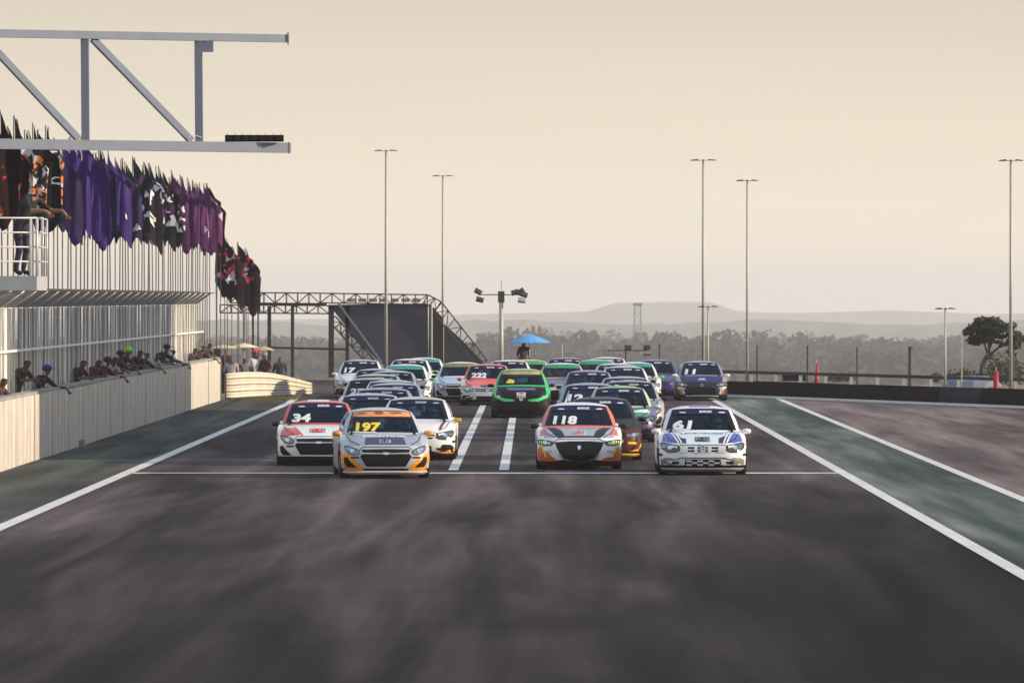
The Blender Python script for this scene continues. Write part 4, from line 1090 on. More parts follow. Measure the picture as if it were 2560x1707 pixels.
def text_patch(shp, s, cx, cz, hgt, mode='front', off=.010, shear=.0, bold=.03, m=M_white, stretch=1.0, spacing=1.0, name='lettering'):
    vs, fs, asp = text_geo(s, shear, bold, spacing)
    return project(shp, [(cx + x*hgt*stretch, cz + y*hgt) for x, y in vs], fs, mode=mode, off=off, res=.2, name=name, mats=(m,), skirt=.0)
def stroke(pts, w):
    out = []
    for (x0, y0), (x1, y1) in zip(pts, pts[1:]):
        dx, dy = x1-x0, y1-y0; l_ = math.hypot(dx, dy); nx, ny = -dy/l_*w/2, dx/l_*w/2
        out.append([(x0+nx, y0+ny), (x1+nx, y1+ny), (x1-nx, y1-ny), (x0-nx, y0-ny)])
    return out
def ring(cx, cz, r0, r1, n=20):
    return [[(cx+r0*math.cos(a), cz+r0*math.sin(a)), (cx+r1*math.cos(a), cz+r1*math.sin(a)), (cx+r1*math.cos(b), cz+r1*math.sin(b)), (cx+r0*math.cos(b), cz+r0*math.sin(b))] for a, b in ((2*math.pi*i/n, 2*math.pi*(i+1)/n) for i in range(n))]
def ellp(cx, cz, rx, rz, n=14): return [(cx+rx*math.cos(2*math.pi*i/n), cz+rz*math.sin(2*math.pi*i/n)) for i in range(n)]

SH = {'hatch': build_shape({}), 'sedan': build_shape(dict(hood=.615, cowl=.81, gy=1.08)), 'tall': build_shape(dict(roof=1.42, hood=.68, cowl=.90, gy=.85, ry=1.42, w=.86)),
      'flat': build_shape(dict(hood=.64, cowl=.83, gy=1.02, ry=1.7))}
# wheel
def wheel_meshes():
    m = MB(); n = 28; prof = [(-.10, .205), (-.105, .25), (-.095, .292), (-.07, .308), (.07, .308), (.095, .292), (.105, .25), (.10, .205)]
    for i in range(n):
        a = 2*math.pi*i/n
        for x, r in prof: m.v.append((x, r*math.cos(a), r*math.sin(a)))
    k = len(prof); m.f = [(i*k+j, ((i+1) % n)*k+j, ((i+1) % n)*k+(j+1) % k, i*k+(j+1) % k) for i in range(n) for j in range(k)]; m.m = [0]*len(m.f)
    ty = m.mesh('tyre', [M_rubber], True)
    m = MB(); m.tube((.075, 0, 0), (.095, 0, 0), .05, n=12)
    for i in range(10):
        a = 2*math.pi*i/10; m.bar((.085, .03*math.cos(a), .03*math.sin(a)), (.08, .2*math.cos(a), .2*math.sin(a)), .022, .03)
    m.tube((-.06, 0, 0), (-.05, 0, 0), .2, n=20)
    for i in range(20):
        a, b = 2*math.pi*i/20, 2*math.pi*(i+1)/20; m.bar((.09, .2*math.cos(a), .2*math.sin(a)), (.09, .2*math.cos(b), .2*math.sin(b)), .02, .02)
    return ty, m.mesh('rim', [M_rim])
TY, RM = wheel_meshes()
def mirror_mesh():
    m = MB(); m.ell((.10, 0, 0), (.098, .06, .055), 14, 10).box(.02,.18,-.01,.055,-.045,.045); m.bar((-.06, .03, -.05), (.06, .01, -.03), .05, .03)
    return m.mesh('mirror', [M_black], True)
MIR = mirror_mesh()
cage = MB()
for sx in (-1, 1):
    cage.path([(sx*.52, .42, .5), (sx*.50, .42, 1.16), (sx*.5, -.35, 1.17), (sx*.62, -.85, .84)], .022, 6)
cage.path([(-.5, .42, 1.17), (.5, .42, 1.17)], .022).path([(-.5, .42, 1.15), (.45, .42, .5)], .022).path([(.5, .42, 1.15), (-.45, .42, .5)], .022).path([(-.5, -.35, 1.17), (.5, -.35, 1.17)], .022)
CAGE = cage.mesh('roll_cage', [M_steel])
seatm = MB().box(-.24, .24, .25, .42, .3, 1.02).box(-.24, .24, -.15, .3, .25, .38).box(-.15, .15, .26, .42, 1.02, 1.14).mesh('seat', [M_interior])
dash = MB().box(-.68, .68, -.88, -.55, .55, .83).box(-.72, .72, -.9, 1.4, .16, .22).box(-.66, .66, 1.2, 1.5, .22, .8).mesh('dashboard', [M_interior])

# shared front furniture per style
STY = {}
def style(key, shp):
    o = {}
    if key == 'onix':
        o['grille'] = (polys(shp, [[(-.46, .475), (-.50, .43), (-.38, .235), (.38, .235), (.50, .43), (.46, .475)]], name='grille', mats=(M_mesh,)), None)
        o['upper_grille'] = (polys(shp, [[(-.47, .565), (-.45, .50), (0, .492), (.45, .50), (.47, .565), (0, .575)]], name='upper_grille', mats=(M_gloss,)), None)
        o['chrome_bar'] = (polys(shp, [[(-.47, .503), (-.46, .487), (-.1, .478), (.1, .478), (.46, .487), (.47, .503), (.1, .492), (-.1, .492)]] , name='chrome_bar', mats=(M_chrome,), off=.012), None)
        o['emblem'] = (polys(shp, [[(-.075, .498), (-.065, .472), (-.03, .472), (-.03, .462), (.03, .462), (.03, .472), (.065, .472), (.075, .498), (.03, .498), (.03, .507), (-.03, .507), (-.03, .498)]], name='emblem', mats=(M_chrome,), off=.02), None)
        hl = [(.53, .475), (.60, .455), (.70, .475), (.77, .56), (.78, .625), (.70, .615), (.56, .56), (.51, .535)]
        fog = [(.56, .225), (.74, .225), (.79, .30), (.80, .41), (.745, .42), (.69, .34)]
        fin = [(.52, .425), (.66, .425), (.68, .405), (.66, .39), (.52, .395)]
        cav = True
    elif key == 'polo':
        o['grille'] = (polys(shp, [[(-.42, .56), (-.42, .525), (.42, .525), (.42, .56)], [(-.40, .50), (-.36, .465), (.36, .465), (.40, .50)]], name='grille', mats=(M_gloss,)), None)
        o['lower_intake'] = (polys(shp, [[(-.35, .315), (-.36, .185), (.36, .185), (.35, .315)], *both([(.46, .275), (.60, .275), (.62, .22), (.48, .22)])[0:2]], name='lower_intake', mats=(M_mesh,)), None)
        vs_ = [[(x*.78, z) for x, z in q] for q in ring(0, .52, .062, .075)] + stroke([(-.026, .573), (0, .520), (.026, .573)], .013) + stroke([(-.042, .553), (-.020, .468), (0, .505), (.020, .468), (.042, .553)], .013)
        o['emblem_disc'] = (polys(shp, [ellp(0, .52, .052, .068)], name='emblem_disc', mats=(M_black,), off=.014), None)
        o['emblem'] = (polys(shp, vs_, name='emblem', mats=(M_chrome,), off=.022), None)
        hl = [(.45, .50), (.52, .46), (.68, .445), (.80, .52), (.83, .60), (.79, .635), (.62, .60), (.47, .58)]
        fog = [(.52, .205), (.66, .20), (.74, .24), (.80, .19), (.82, .30), (.74, .345), (.60, .345), (.56, .30), (.68, .30), (.73, .28), (.62, .235)]
        fin = [(.79, .42), (.85, .43), (.85, .38), (.80, .38)]
    elif key == 'lion':
        o['grille'] = (polys(shp, [[(-.50, .56), (-.44, .40), (-.32, .235), (-.20, .20), (.20, .20), (.32, .235), (.44, .40), (.50, .56), (.2, .585), (-.2, .585)]], name='grille', mats=(M_mesh,)), None)
        o['grille_rim'] = (polys(shp, stroke([(-.47, .44), (-.345, .225), (-.20, .187), (.20, .187), (.345, .225), (.47, .44)], .016), name='grille_rim', mats=(M_chrome,), off=.012), None)
        o['emblem'] = (polys(shp, [[(-.03, .44), (0, .405), (.03, .44), (.035, .485), (0, .50), (-.035, .485)]], name='emblem', mats=(M_chrome,), off=.016), None)
        hl = [(.50, .56), (.56, .50), (.72, .49), (.82, .52), (.84, .60), (.78, .605), (.62, .585)]
        fog = [(.56, .355), (.74, .345), (.74, .395), (.56, .405)]
        fin = [(.74, .50), (.78, .50), (.73, .30), (.66, .22), (.69, .32)]
    elif key == 'yaris':
        o['grille'] = (polys(shp, [[(-.44, .44), (-.52, .20), (-.48, .18), (.48, .18), (.52, .20), (.44, .44), (.2, .47), (-.2, .47)]], name='grille', mats=(M_mesh,)), None)
        o['emblem'] = (polys(shp, ring(0, .53, .035, .048), name='emblem', mats=(M_chrome,), off=.014), None)
        hl = [(.46, .55), (.52, .50), (.70, .49), (.82, .56), (.83, .61), (.66, .585)]
        fog = [(.58, .42), (.76, .44), (.74, .24), (.60, .20), (.66, .30)]
        fin = [(.60, .47), (.84, .50), (.84, .48), (.60, .455)]
    elif key == 'fox':
        o['grille'] = (polys(shp, [[(-.72, .52), (-.68, .20), (-.55, .16), (.55, .16), (.68, .20), (.72, .52), (.3, .50), (-.3, .50)]], name='grille', mats=(M_black,)), None)
        o['hood_panel'] = (polys(shp, [[(-.66, .86), (-.50, .58), (.50, .58), (.66, .86)]], name='hood_panel', mats=(M_black,)), None)
        o['emblem_disc'] = (polys(shp, [ellp(0, .56, .05, .05)], name='emblem_disc', mats=(M_black,), off=.014), None)
        vs_ = ring(0, .56, .045, .058) + stroke([(-.022, .595), (0, .56), (.022, .595)], .011) + stroke([(-.035, .58), (-.018, .52), (0, .55), (.018, .52), (.035, .58)], .011)
        o['emblem'] = (polys(shp, vs_, name='emblem', mats=(M_chrome,), off=.022), None)
        hl = [(.50, .60), (.56, .54), (.74, .57), (.80, .70), (.72, .68), (.60, .62)]
        fog = [(.60, .36), (.74, .36), (.74, .30), (.60, .28)]
        fin = [(.74, .50), (.80, .52), (.82, .46), (.76, .44)]
    hs = []
    for sgn, pl in ((1, hl), (-1, [(-x, z) for x, z in hl])):
        hs.append(polys(shp, [pl], name='headlight', mats=(M_lens,)))
    fg = [polys(shp, [pl], name='fog_recess', mats=(M_black,), off=.014) for pl in both(fog)]
    fn = [polys(shp, [pl], name='bumper_fin', mats=(M_black,), off=.012) for pl in both(fin)]
    cx = sum(p[0] for p in hl)/len(hl); czz = sum(p[1] for p in hl)/len(hl)
    lamp = [polys(shp, [[(sg*(cx+.045*math.cos(a)+o_), czz+.036*math.sin(a)) for a in [2*math.pi*i/10 for i in range(10)]]], name='lamp', mats=(M_chrome,), off=.013) for sg in (1, -1) for o_ in (.0,)]
    rimg = [polys(shp, stroke([(sg*x, z) for x, z in hl + hl[:1]], .011), name='seal', mats=(M_black,), off=.011) for sg in (1, -1)]
    ze = shp.P.get('hood', .63)-.02
    gap = polys(shp, stroke([(-.50, ze-.045), (-.44, ze), (.44, ze), (.50, ze-.045)], .009), name='hood_gap', mats=(M_black,), off=.009)
    hg = [polys(shp, stroke([(sg*.50, .20), (sg*.66, .50), (sg*.73, 1.0)], .012), name='hood_gap', mats=(M_black,), mode='top', off=.007) for sg in (1, -1)]
    sp = polys(shp, [[(-.80, .148), (-.74, .130), (.74, .130), (.80, .148), (.45, .152), (-.45, .152)]], name='splitter', mats=(M_black,), off=.05)
    dr = [polys(shp, [[(1.22, .24), (2.22, .24), (2.22, .84), (1.15, .84)]], name='door', mats=(M_black,), mode=md, off=.004) for md in ('right', 'left')]
    return dict(lamp=lamp, rimg=rimg, gap=[gap]+hg, o=o, hl=hs, fog=fg, fin=fn, sp=sp, dr=dr)
KIND = {'onix': 'hatch', 'polo': 'sedan', 'lion': 'flat', 'yaris': 'hatch', 'fox': 'tall'}
for k in KIND: STY[k] = style(k, SH[KIND[k]])
visor_cache = {}
def visor(shk):
    if shk not in visor_cache:
        s_ = SH[shk]; z1 = s_.P.get('roof', 1.335) - .085; w = .60
        visor_cache[shk] = polys(s_, [[(-w*.90, z1), (-w*.955, z1-.085), (0, z1-.082), (w*.955, z1-.085), (w*.90, z1), (0, z1+.02)]], name='sun_strip', off=.010)
    return visor_cache[shk]
M_visor = mat('visor_navy', (.010, .009, .06), .5, spec=.2)

def car(px, yroof, kind, c, label, yaw=0.0, num=None, ncol=None, dx=0.0, full=True, decals=(), smoked=False, driver=None, drv_side=1, vis=None, vtext=True, sticker=None):
    shk = KIND[kind]; shp = SH[shk]; zr = shp.P.get('roof', 1.335)
    s = (yroof - VY)/(H - zr + .01); d = F/s - .7
    X = (px - VX)*(d-1.9)/F + dx
    t = empty('race_car', (X, d, 0), R(yaw), label, 'race car', 'racing hatchbacks in the pack')
    br_ = lambda q: tuple(min(.84, v*1.22) for v in q) if min(q) > .45 else q
    c = {k_: (br_(v_) if isinstance(v_, tuple) else v_) for k_, v_ in c.items()}
    g = lambda k, dflt: paint(c[k]) if k in c and isinstance(c[k], tuple) else (c[k] if k in c else dflt)
    body = g('body', paint(WHITE)); hood = g('hood', body); roof = g('roof', body); pil = g('pillar', body); bmp = g('bumper', body); cor = g('corner', bmp)
    link('body', shp.body, t, [body, hood, roof, pil, bmp, cor, M_black])
    for nm, me in shp.glass: link(nm, me, t)
    st = STY[kind]
    for nm, (me, mm) in st['o'].items():
        o = link(nm, me, t)
        if nm in c: o.material_slots[0].link = 'OBJECT'; o.material_slots[0].material = g(nm, None)
    for i_, me in enumerate(st['hl']):
        ho = link('headlight', me, t, [M_lens_dark if smoked else M_lens]); link('lamp', st['lamp'][i_], ho); link('seal', st['rimg'][i_], ho)
    for me in st['gap']: link('hood_gap', me, t)
    for me in st['fog']: link('fog_recess', me, t, [g('fog', M_black)])
    for me in st['fin']: link('bumper_fin', me, t, [g('fin', M_black)])
    link('splitter', st['sp'], t, [g('lip', M_black)])
    for me in st['dr']: link('door', me, t, [g('door', body)])
    o = link('sun_strip', visor(shk), t, [vis or M_visor])
    if vtext:
        key = shk + 'T'
        if key not in visor_cache: visor_cache[key] = text_patch(shp, 'BORFLEX', .10, zr-.12, .040, off=.018, stretch=1.15, bold=.04)
        link('lettering', visor_cache[key], o)
        if key+'b' not in visor_cache: visor_cache[key+'b'] = polys(shp, [ellp(-.36, zr-.135, .07, .010, 8), ellp(.42, zr-.135, .07, .010, 8)], name='print', mats=(M_white,), off=.018)
        link('print', visor_cache[key+'b'], o)
    for sx in (-1, 1):
        for ay in (AX, AX+WB):
            w = empty('wheel', (sx*.775, ay-LEN/2, .305)); w.parent = t
            if sx < 0: w.rotation_euler = (0, 0, math.pi)
            link('tyre', TY, w); link('rim', RM, w)
        m_ = link('mirror', MIR, t, [g('mirror', M_black)]); m_.location = (sx*.80, -.78, shp.P.get('cowl', .815)+.035)
        if sx < 0: m_.rotation_euler = (0, 0, math.pi); m_.scale = (1, -1, 1)
    link('dashboard', dash, t); se = link('seat', seatm, t); se.location = (drv_side*.33, 0, 0)
    link('roll_cage', CAGE, t, [g('cage', M_black)])
    if num:
        nw, nh = (.50, .165) if len(num) > 2 else (.40, .17)
        link('race_number', text_patch(shp, num, -.285 if len(num) > 2 else -.37, (shp.P.get('cowl', .815)+.155), nh, shear=.12, bold=.04, m=ncol or M_white, stretch=nw/(nh*text_geo(num,.12,.04,1.0)[2]), off=.014, name='race_number'), t)
    for nm, me in decals: link(nm, me, t)
    if driver:
        person('drive', [(.03, .03, .035), (.03, .03, .035), M_skin, BK, HAIR], V(X, d, 0) + Matrix.Rotation(R(yaw), 3, 'Z') @ V(drv_side*.33, .02, .22), R(yaw), driver[1], helmet=driver[0], sc=.92)
    return t
hatch, sedan, flat, tallS = SH['hatch'], SH['sedan'], SH['flat'], SH['tall']
ORANGE = (.80, .30, .01); RED = (.62, .05, .04); NAVY = (.03, .035, .10); SIL = (.50, .52, .55); GREEN = (.01, .36, .07); BLUE = (.03, .07, .42); CRM = (.70, .66, .58); PURP = (.045, .03, .17)
M_print_dk = mat('dark_print', (.03, .035, .06), .5); M_pb = paint(BLUE); M_or = paint(ORANGE); M_rd = paint(RED)
def box_print(shp, cy, m=M_print_dk, bgm=None, mode='top', cx=0.0, w=.30, h=.30):
    out = []
    if bgm: out.append(('sponsor_panel', polys(shp, [[(cx-w/2, cy-h/2), (cx+w/2, cy-h/2), (cx+w/2, cy+h/2), (cx-w/2, cy+h/2)]], name='sponsor_panel', mats=(bgm,), mode=mode, off=.006)))
    else: out.append(('sponsor_frame', polys(shp, stroke([(cx-w/2, cy-h/2), (cx+w/2, cy-h/2), (cx+w/2, cy+h/2), (cx-w/2, cy+h/2), (cx-w/2, cy-h/2)], .018), name='sponsor_frame', mats=(m,), mode=mode, off=.008)))
    out.append(('lettering', text_patch(shp, 'LIQUI', cx, cy+h*.21, h*.32, mode=mode, m=m, stretch=w*.78/(h*.32*text_geo('LIQUI', 0, .03)[2]), off=.014)))
    out.append(('lettering', text_patch(shp, 'MOLY', cx, cy-h*.21, h*.34, mode=mode, m=m, stretch=w*.84/(h*.34*text_geo('MOLY', 0, .03)[2]), off=.014)))
    return out
# --- front rank, detailed
lead = [('hood_panel', polys(hatch, [[(-.40, .20), (.40, .20), (.38, .50), (.36, .62), (-.36, .62), (-.38, .50)]], mode='top', name='hood_panel', mats=(paint((.05, .055, .13)),), off=.004)),
        ('lettering', text_patch(hatch, 'CELATINA', 0, .74, .11, mode='top', m=M_white, stretch=1.35, bold=.05, off=.01)),
        ('visor_print', polys(hatch, [ellp(-.05, 1.235, .09, .03), ellp(.28, 1.23, .12, .015), ellp(-.38, 1.225, .09, .014)], name='visor_print', mats=(mat('rust_print', (.25, .08, .02), .6),), off=.016)),
        ('number_underline', polys(hatch, [[(-.66, .880), (-.66, .865), (-.14, .862), (-.14, .877)]], name='number_underline', mats=(M_white,), off=.014)),
        ] + box_print(hatch, .36, m=M_print_dk, bgm=paint((.62, .62, .68)), w=.22, h=.16)
for sg in (1, -1):
    lead.append(('corner_patch', polys(hatch, [[(sg*.42, .165), (sg*.50, .26), (sg*.66, .42), (sg*.80, .50), (sg*.86, .45), (sg*.855, .18), (sg*.80, .155)]], name='corner_patch', mats=(M_or,), off=.006)))
car(957, 1019, 'onix', dict(body=(.42, .45, .51), hood=(.27, .31, .40), mirror=(.70, .28, .02), roof=(.44, .47, .49), lip=(.5, .5, .5), bumper=(.44, .47, .53)), 'silver and orange hatchback numbered 197 leading on the left', yaw=4.5, num='197', ncol=M_yellow, decals=lead, vis=mat('orange_strip', (.80, .30, .12), .5, var=.3, scale=4), vtext=False, dx=-.09, driver=((.02, .02, .03), 'helmeted driver behind the windshield of car 197'))
red34 = [('roof_stripe', polys(hatch, [[(-.24, 1.80), (.22, 1.80), (.22, 3.1), (-.24, 3.1)]], mode='top', name='roof_stripe', mats=(paint((.60, .68, .75)),), off=.004)),
         ('hood_stripe', polys(hatch, [[(-.82, .45), (-.78, .25), (-.42, .15), (-.38, .30), (-.55, .62), (-.72, .80)]], mode='top', name='hood_stripe', mats=(M_rd,), off=.004)),
         ('hood_stripe', polys(hatch, [[(-.36, .14), (-.32, .14), (-.50, .72), (-.54, .70)]], mode='top', name='hood_stripe', mats=(M_rd,), off=.006)),
         ('hood_stripe', polys(hatch, [[(.82, .45), (.78, .25), (.42, .15), (.38, .30), (.55, .62), (.72, .80)]], mode='top', name='hood_stripe', mats=(M_rd,), off=.004))] + box_print(hatch, .40, cx=-.02, m=M_rd, w=.30, h=.24)
car(808, 1000, 'onix', dict(body=(.66, .68, .72), hood=(.58, .66, .74), roof=RED, pillar=RED, mirror=BLACK), 'white and red hatchback numbered 34 at the far left front', yaw=2.0, num='34', decals=red34, dx=-.16, driver=((.05, .05, .12), 'driver behind the windshield of car 34'))
oc = [('corner_patch', polys(sedan, [[(sg*.40, .19), (sg*.55, .20), (sg*.80, .30), (sg*.85, .26), (sg*.82, .155), (sg*.60, .15)]], name='corner_patch', mats=(M_or,), off=.004)) for sg in (1, -1)] + \
     [('hood_stripe', polys(sedan, [[(sg*.50, .30), (sg*.56, .30), (sg*.66, 1.0), (sg*.60, 1.0)]], mode='top', name='hood_stripe', mats=(mat('maroon_print', (.18, .03, .03), .5),), off=.006)) for sg in (1, -1)]
car(1032, 992, 'polo', dict(body=(.70, .68, .68), roof=CRM, mirror=(.78, .40, .03), grille=M_black), 'white hatchback with orange mirrors and lower bumper just behind 197', decals=oc, smoked=True, dx=.05, driver=((.45, .5, .5), 'driver in pale helmet in the white car behind 197'))
lion = [('hood_stripe', polys(flat, [[(-.50, .30), (-.42, .15), (.42, .15), (.50, .30), (.66, .94), (.52, .97), (.34, .50), (.30, .24), (-.30, .24), (-.34, .50), (-.52, .97), (-.66, .94)]], mode='top', name='hood_panel', mats=(paint((.02, .02, .03)),), off=.004)),
        *[('daytime_light', polys(flat, [q_], name='daytime_light', mats=(M_lime,), off=.016)) for q_ in both([(.74, .50), (.775, .50), (.70, .27), (.66, .25)])],
        ('lamp_stripes', polys(flat, both([(.70, .585), (.72, .585), (.72, .52), (.70, .52)]) + both([(.745, .585), (.765, .585), (.765, .52), (.745, .52)]) + both([(.79, .585), (.81, .585), (.81, .53), (.79, .53)]) + both(ellp(.62, .54, .032, .026)), name='lamp_stripes', mats=(M_lime,), off=.014))] + box_print(flat, .42, m=M_rd, bgm=paint((.60, .58, .62)), w=.27, h=.26)
for sg in (1, -1):
    lion.append(('corner_patch', polys(flat, [[(sg*.44, .18), (sg*.52, .25), (sg*.68, .27), (sg*.80, .48), (sg*.85, .40), (sg*.84, .18), (sg*.78, .165)]], name='corner_patch', mats=(paint((.72, .11, .05)),), off=.004)))
    lion.append(('hood_corner', polys(flat, [[(sg*.62, .38), (sg*.80, .50), (sg*.78, .85), (sg*.70, .90)]], mode='top', name='hood_corner', mats=(paint((.68, .12, .08)),), off=.005)))
car(1448, 1006, 'lion', dict(body=(.66, .67, .72), hood=(.32, .38, .48), roof=(.62, .62, .66), pillar=(.68, .14, .08), mirror=BLACK, grille=M_gloss, fog=paint((.5, .5, .55))), 'red white and black hatchback numbered 118 in the front rank', num='118', decals=lion, smoked=True, driver=((.55, .03, .03), 'driver in red helmet behind the windshield of car 118'))
vw = [('hood_corner', polys(sedan, [[(sg*.44, .18), (sg*.64, .28), (sg*.80, .52), (sg*.76, .90), (sg*.60, 1.02), (sg*.48, .55)]], mode='top', name='hood_corner', mats=(M_pb,), off=.004)) for sg in (1, -1)]
vw += [('hood_stripe', polys(sedan, [[(sg*.40, .16), (sg*.43, .16), (sg*.57, 1.0), (sg*.54, 1.0)], [(sg*.46, .18), (sg*.49, .18), (sg*.64, 1.0), (sg*.61, 1.0)]], mode='top', name='hood_stripe', mats=(M_white,), off=.010)) for sg in (1, -1)]
vw += [('hood_stripe', polys(sedan, [[(sg*.32, .16), (sg*.46, .18), (sg*.52, .60), (sg*.46, .60), (sg*.40, .42), (sg*.33, .42)]], mode='top', name='hood_stripe', mats=(paint(NAVY),), off=.007)) for sg in (1, -1)]
vw += [('roof_patch', polys(sedan, [[(-.22, 1.84), (.20, 1.84), (.20, 2.8), (-.22, 2.8)]], mode='top', name='roof_patch', mats=(M_pb,), off=.005)),
       ('lettering', text_patch(sedan, 'IMAC', 0, .80, .10, mode='top', m=mat('grey_print', (.22, .26, .33), .5), stretch=2.6, bold=0.0, off=.01)),
       ('driver_name', polys(sedan, [[(-.64, .885), (-.64, .872), (-.24, .872), (-.24, .885)], [(-.60, .86), (-.60, .849), (-.32, .849), (-.32, .86)]], name='driver_name', mats=(M_white,), off=.014))]
vw += box_print(sedan, .36, m=M_print_dk, w=.27, h=.24)
cells = []
for r_ in range(3):
    for q in range(6):
        if (r_+q) % 2 == 0: x0_ = -.33 + q*.11; z0_ = .30 - r_*.036; cells.append([(x0_, z0_), (x0_+.11, z0_), (x0_+.11, z0_-.034), (x0_, z0_-.034)])
vw.append(('checks', polys(sedan, cells, name='checks', mats=(paint((.62, .62, .64)),), off=.012)))
vw.append(('lip_line', polys(sedan, stroke([(-.55, .165), (-.42, .19), (.42, .19), (.55, .165)], .012), name='lip_line', mats=(M_black,), off=.016)))
vw.append(('bumper_line', polys(sedan, stroke([(-.60, .30), (-.42, .345), (.42, .345), (.60, .30)], .016), name='bumper_line', mats=(M_print_dk,), off=.012)))
vw += [('check', polys(sedan, [[(a_, .575), (a_, .45), (b_, .45), (b_, .575)]], name='check', mats=(paint((.62, .62, .64)),), off=.012)) for a_, b_ in ((-.17, -.10), (.10, .17), (-.45, -.30), (.30, .45))]
car(1757, 1014, 'polo', dict(body=(.66, .67, .70), hood=(.55, .62, .72), roof=(.62, .64, .68), mirror=(.66, .62, .62), lip=(.3, .31, .33), fog=paint((.20, .20, .19)), bumper=(.60, .63, .69), corner=(.64, .66, .69)), 'white and blue hatchback numbered 61 at the right of the front rank', num='61', decals=vw, smoked=True, driver=((.25, .5, .35), 'driver in pale green helmet behind the windshield of car 61'))
# --- second rank
car(1490, 992, 'lion', dict(body=(.035, .03, .03), hood=(.03, .03, .035), roof=(.07, .07, .08), corner=(.10, .025, .02), fog=paint((.75, .40, .03)), bumper=(.06, .02, .02), mirror=BLACK, lip=(.7, .4, .03)), 'black hatchback half hidden directly behind car 118', dx=.12, decals=[('corner_patch', polys(flat, [[(.60, .20), (.80, .25), (.85, .38), (.86, .20)]], name='corner_patch', mats=(paint((.80, .42, .02)),), off=.006))])
car(923, 983, 'onix', dict(body=(.62, .60, .62), roof=(.52, .47, .50), hood=NAVY), 'white hatchback with dull pinkish roof behind number 34', dx=-.05)
car(1552, 965, 'polo', dict(body=(.12, .10, .22), roof=(.06, .34, .12), hood=(.03, .22, .14), pillar=(.5, .55, .4), bumper=(.05, .035, .12), corner=(.06, .04, .15), mirror=SIL, grille=M_black), 'green roofed hatchback with dark purple nose behind car 118', decals=[('roof_stripe', polys(sedan, [[(-.1, 1.80), (.45, 1.80), (.40, 2.6), (-.1, 2.6)]], mode='top', name='roof_stripe', mats=(paint((.42, .55, .12)),), off=.004)), ('hood_stripe', polys(sedan, [[(.2, .4), (.7, .5), (.72, .8), (.5, .7)]], mode='top', name='hood_stripe', mats=(M_white,), off=.005))], smoked=True, driver=((.4, .4, .45), 'driver in grey helmet in the green roofed car'))
car(1480, 957.5, 'yaris', dict(body=(.30, .32, .38), roof=(.28, .30, .38), hood=(.10, .11, .18), mirror=BLACK, cage=M_white), 'grey blue hatchback numbered 12 behind the green roofed one', num='12', dx=-.05)
car(953, 969, 'onix', dict(body=(.48, .50, .58), roof=(.38, .38, .48), hood=NAVY), 'bluish silver hatchback with lilac roof in the left column')
car(982, 957, 'onix', dict(body=(.52, .52, .55), roof=(.50, .50, .54), hood=NAVY), 'silver hatchback directly behind the lilac roofed car')
car(966, 950, 'yaris', dict(body=(.60, .60, .60), roof=(.62, .60, .58), hood=(.5, .5, .5)), 'pale grey hatchback two places behind the lilac roofed car', dx=.10)
car(924, 944.6, 'polo', dict(body=(.66, .64, .50), roof=(.62, .60, .32), pillar=(.60, .58, .30), mirror=(.16, .02, .03), corner=(.3, .05, .05), hood=(.4, .08, .08)), 'yellow roofed hatchback numbered 27 with dark red mirror', num='27')
car(937, 935, 'onix', dict(body=(.64, .64, .60), roof=(.62, .61, .55)), 'off white hatchback behind the yellow roofed car')
car(973, 926.6, 'polo', dict(body=(.62, .60, .52), roof=(.60, .58, .54), hood=(.45, .38, .2)), 'cream hatchback in the left column before the teal one', dx=.04)
car(941, 921.5, 'onix', dict(body=(.60, .58, .58), roof=(.58, .54, .54), corner=RED), 'white hatchback touched with red in the left column', dx=-.04)
car(898, 899, 'polo', dict(body=(.55, .60, .62), roof=(.42, .45, .50), hood=(.50, .56, .58), mirror=(.5, .5, .5), corner=(.4, .35, .3)), 'pale grey hatchback numbered 17 at the far left of the pack', num='17')
TEAL = mat('teal_strip', (.02, .28, .24), .4, coat=.3)
car(1010, 910.5, 'polo', dict(body=(.60, .60, .58), roof=(.60, .63, .62), hood=(.15, .12, .16), mirror=GREEN), 'white hatchback with teal sun strip and green mirror', vis=TEAL, vtext=False)
car(1022, 897, 'onix', dict(body=(.62, .64, .64), roof=(.60, .62, .62)), 'white roofed hatchback far back left of the teal strip car', dx=.0)
car(1056, 894, 'polo', dict(body=(.60, .62, .62), roof=(.60, .62, .60), hood=(.1, .3, .25)), 'white and teal hatchback farthest back in the left column', vis=TEAL, vtext=False)
car(1152, 905, 'onix', dict(body=(.50, .55, .62), hood=(.40, .50, .66), roof=(.55, .55, .55), bumper=(.40, .43, .48)), 'pale blue hatchback with wide dark grille left of the red one', dx=-.02, vis=mat('olive_strip', (.22, .20, .08), .6, var=.5, scale=10), vtext=False)
car(1218, 910, 'polo', dict(body=(.60, .60, .62), hood=(.78, .10, .09), roof=(.74, .09, .08), pillar=(.74, .09, .08), mirror=RED, bumper=(.58, .58, .60), corner=(.55, .56, .58)), 'red and white hatchback numbered 222 in mid pack', num='222', decals=[('hood_patch', polys(sedan, [[(-.1, .35), (.35, .35), (.4, .62), (-.05, .62)]], mode='top', name='hood_patch', mats=(paint((.85, .08, .02)),), off=.005)), ('hood_patch', polys(sedan, [[(-.2, .12), (.55, .12), (.6, .26), (-.25, .26)]], mode='top', name='hood_patch', mats=(paint((.03, .12, .10)),), off=.006))])
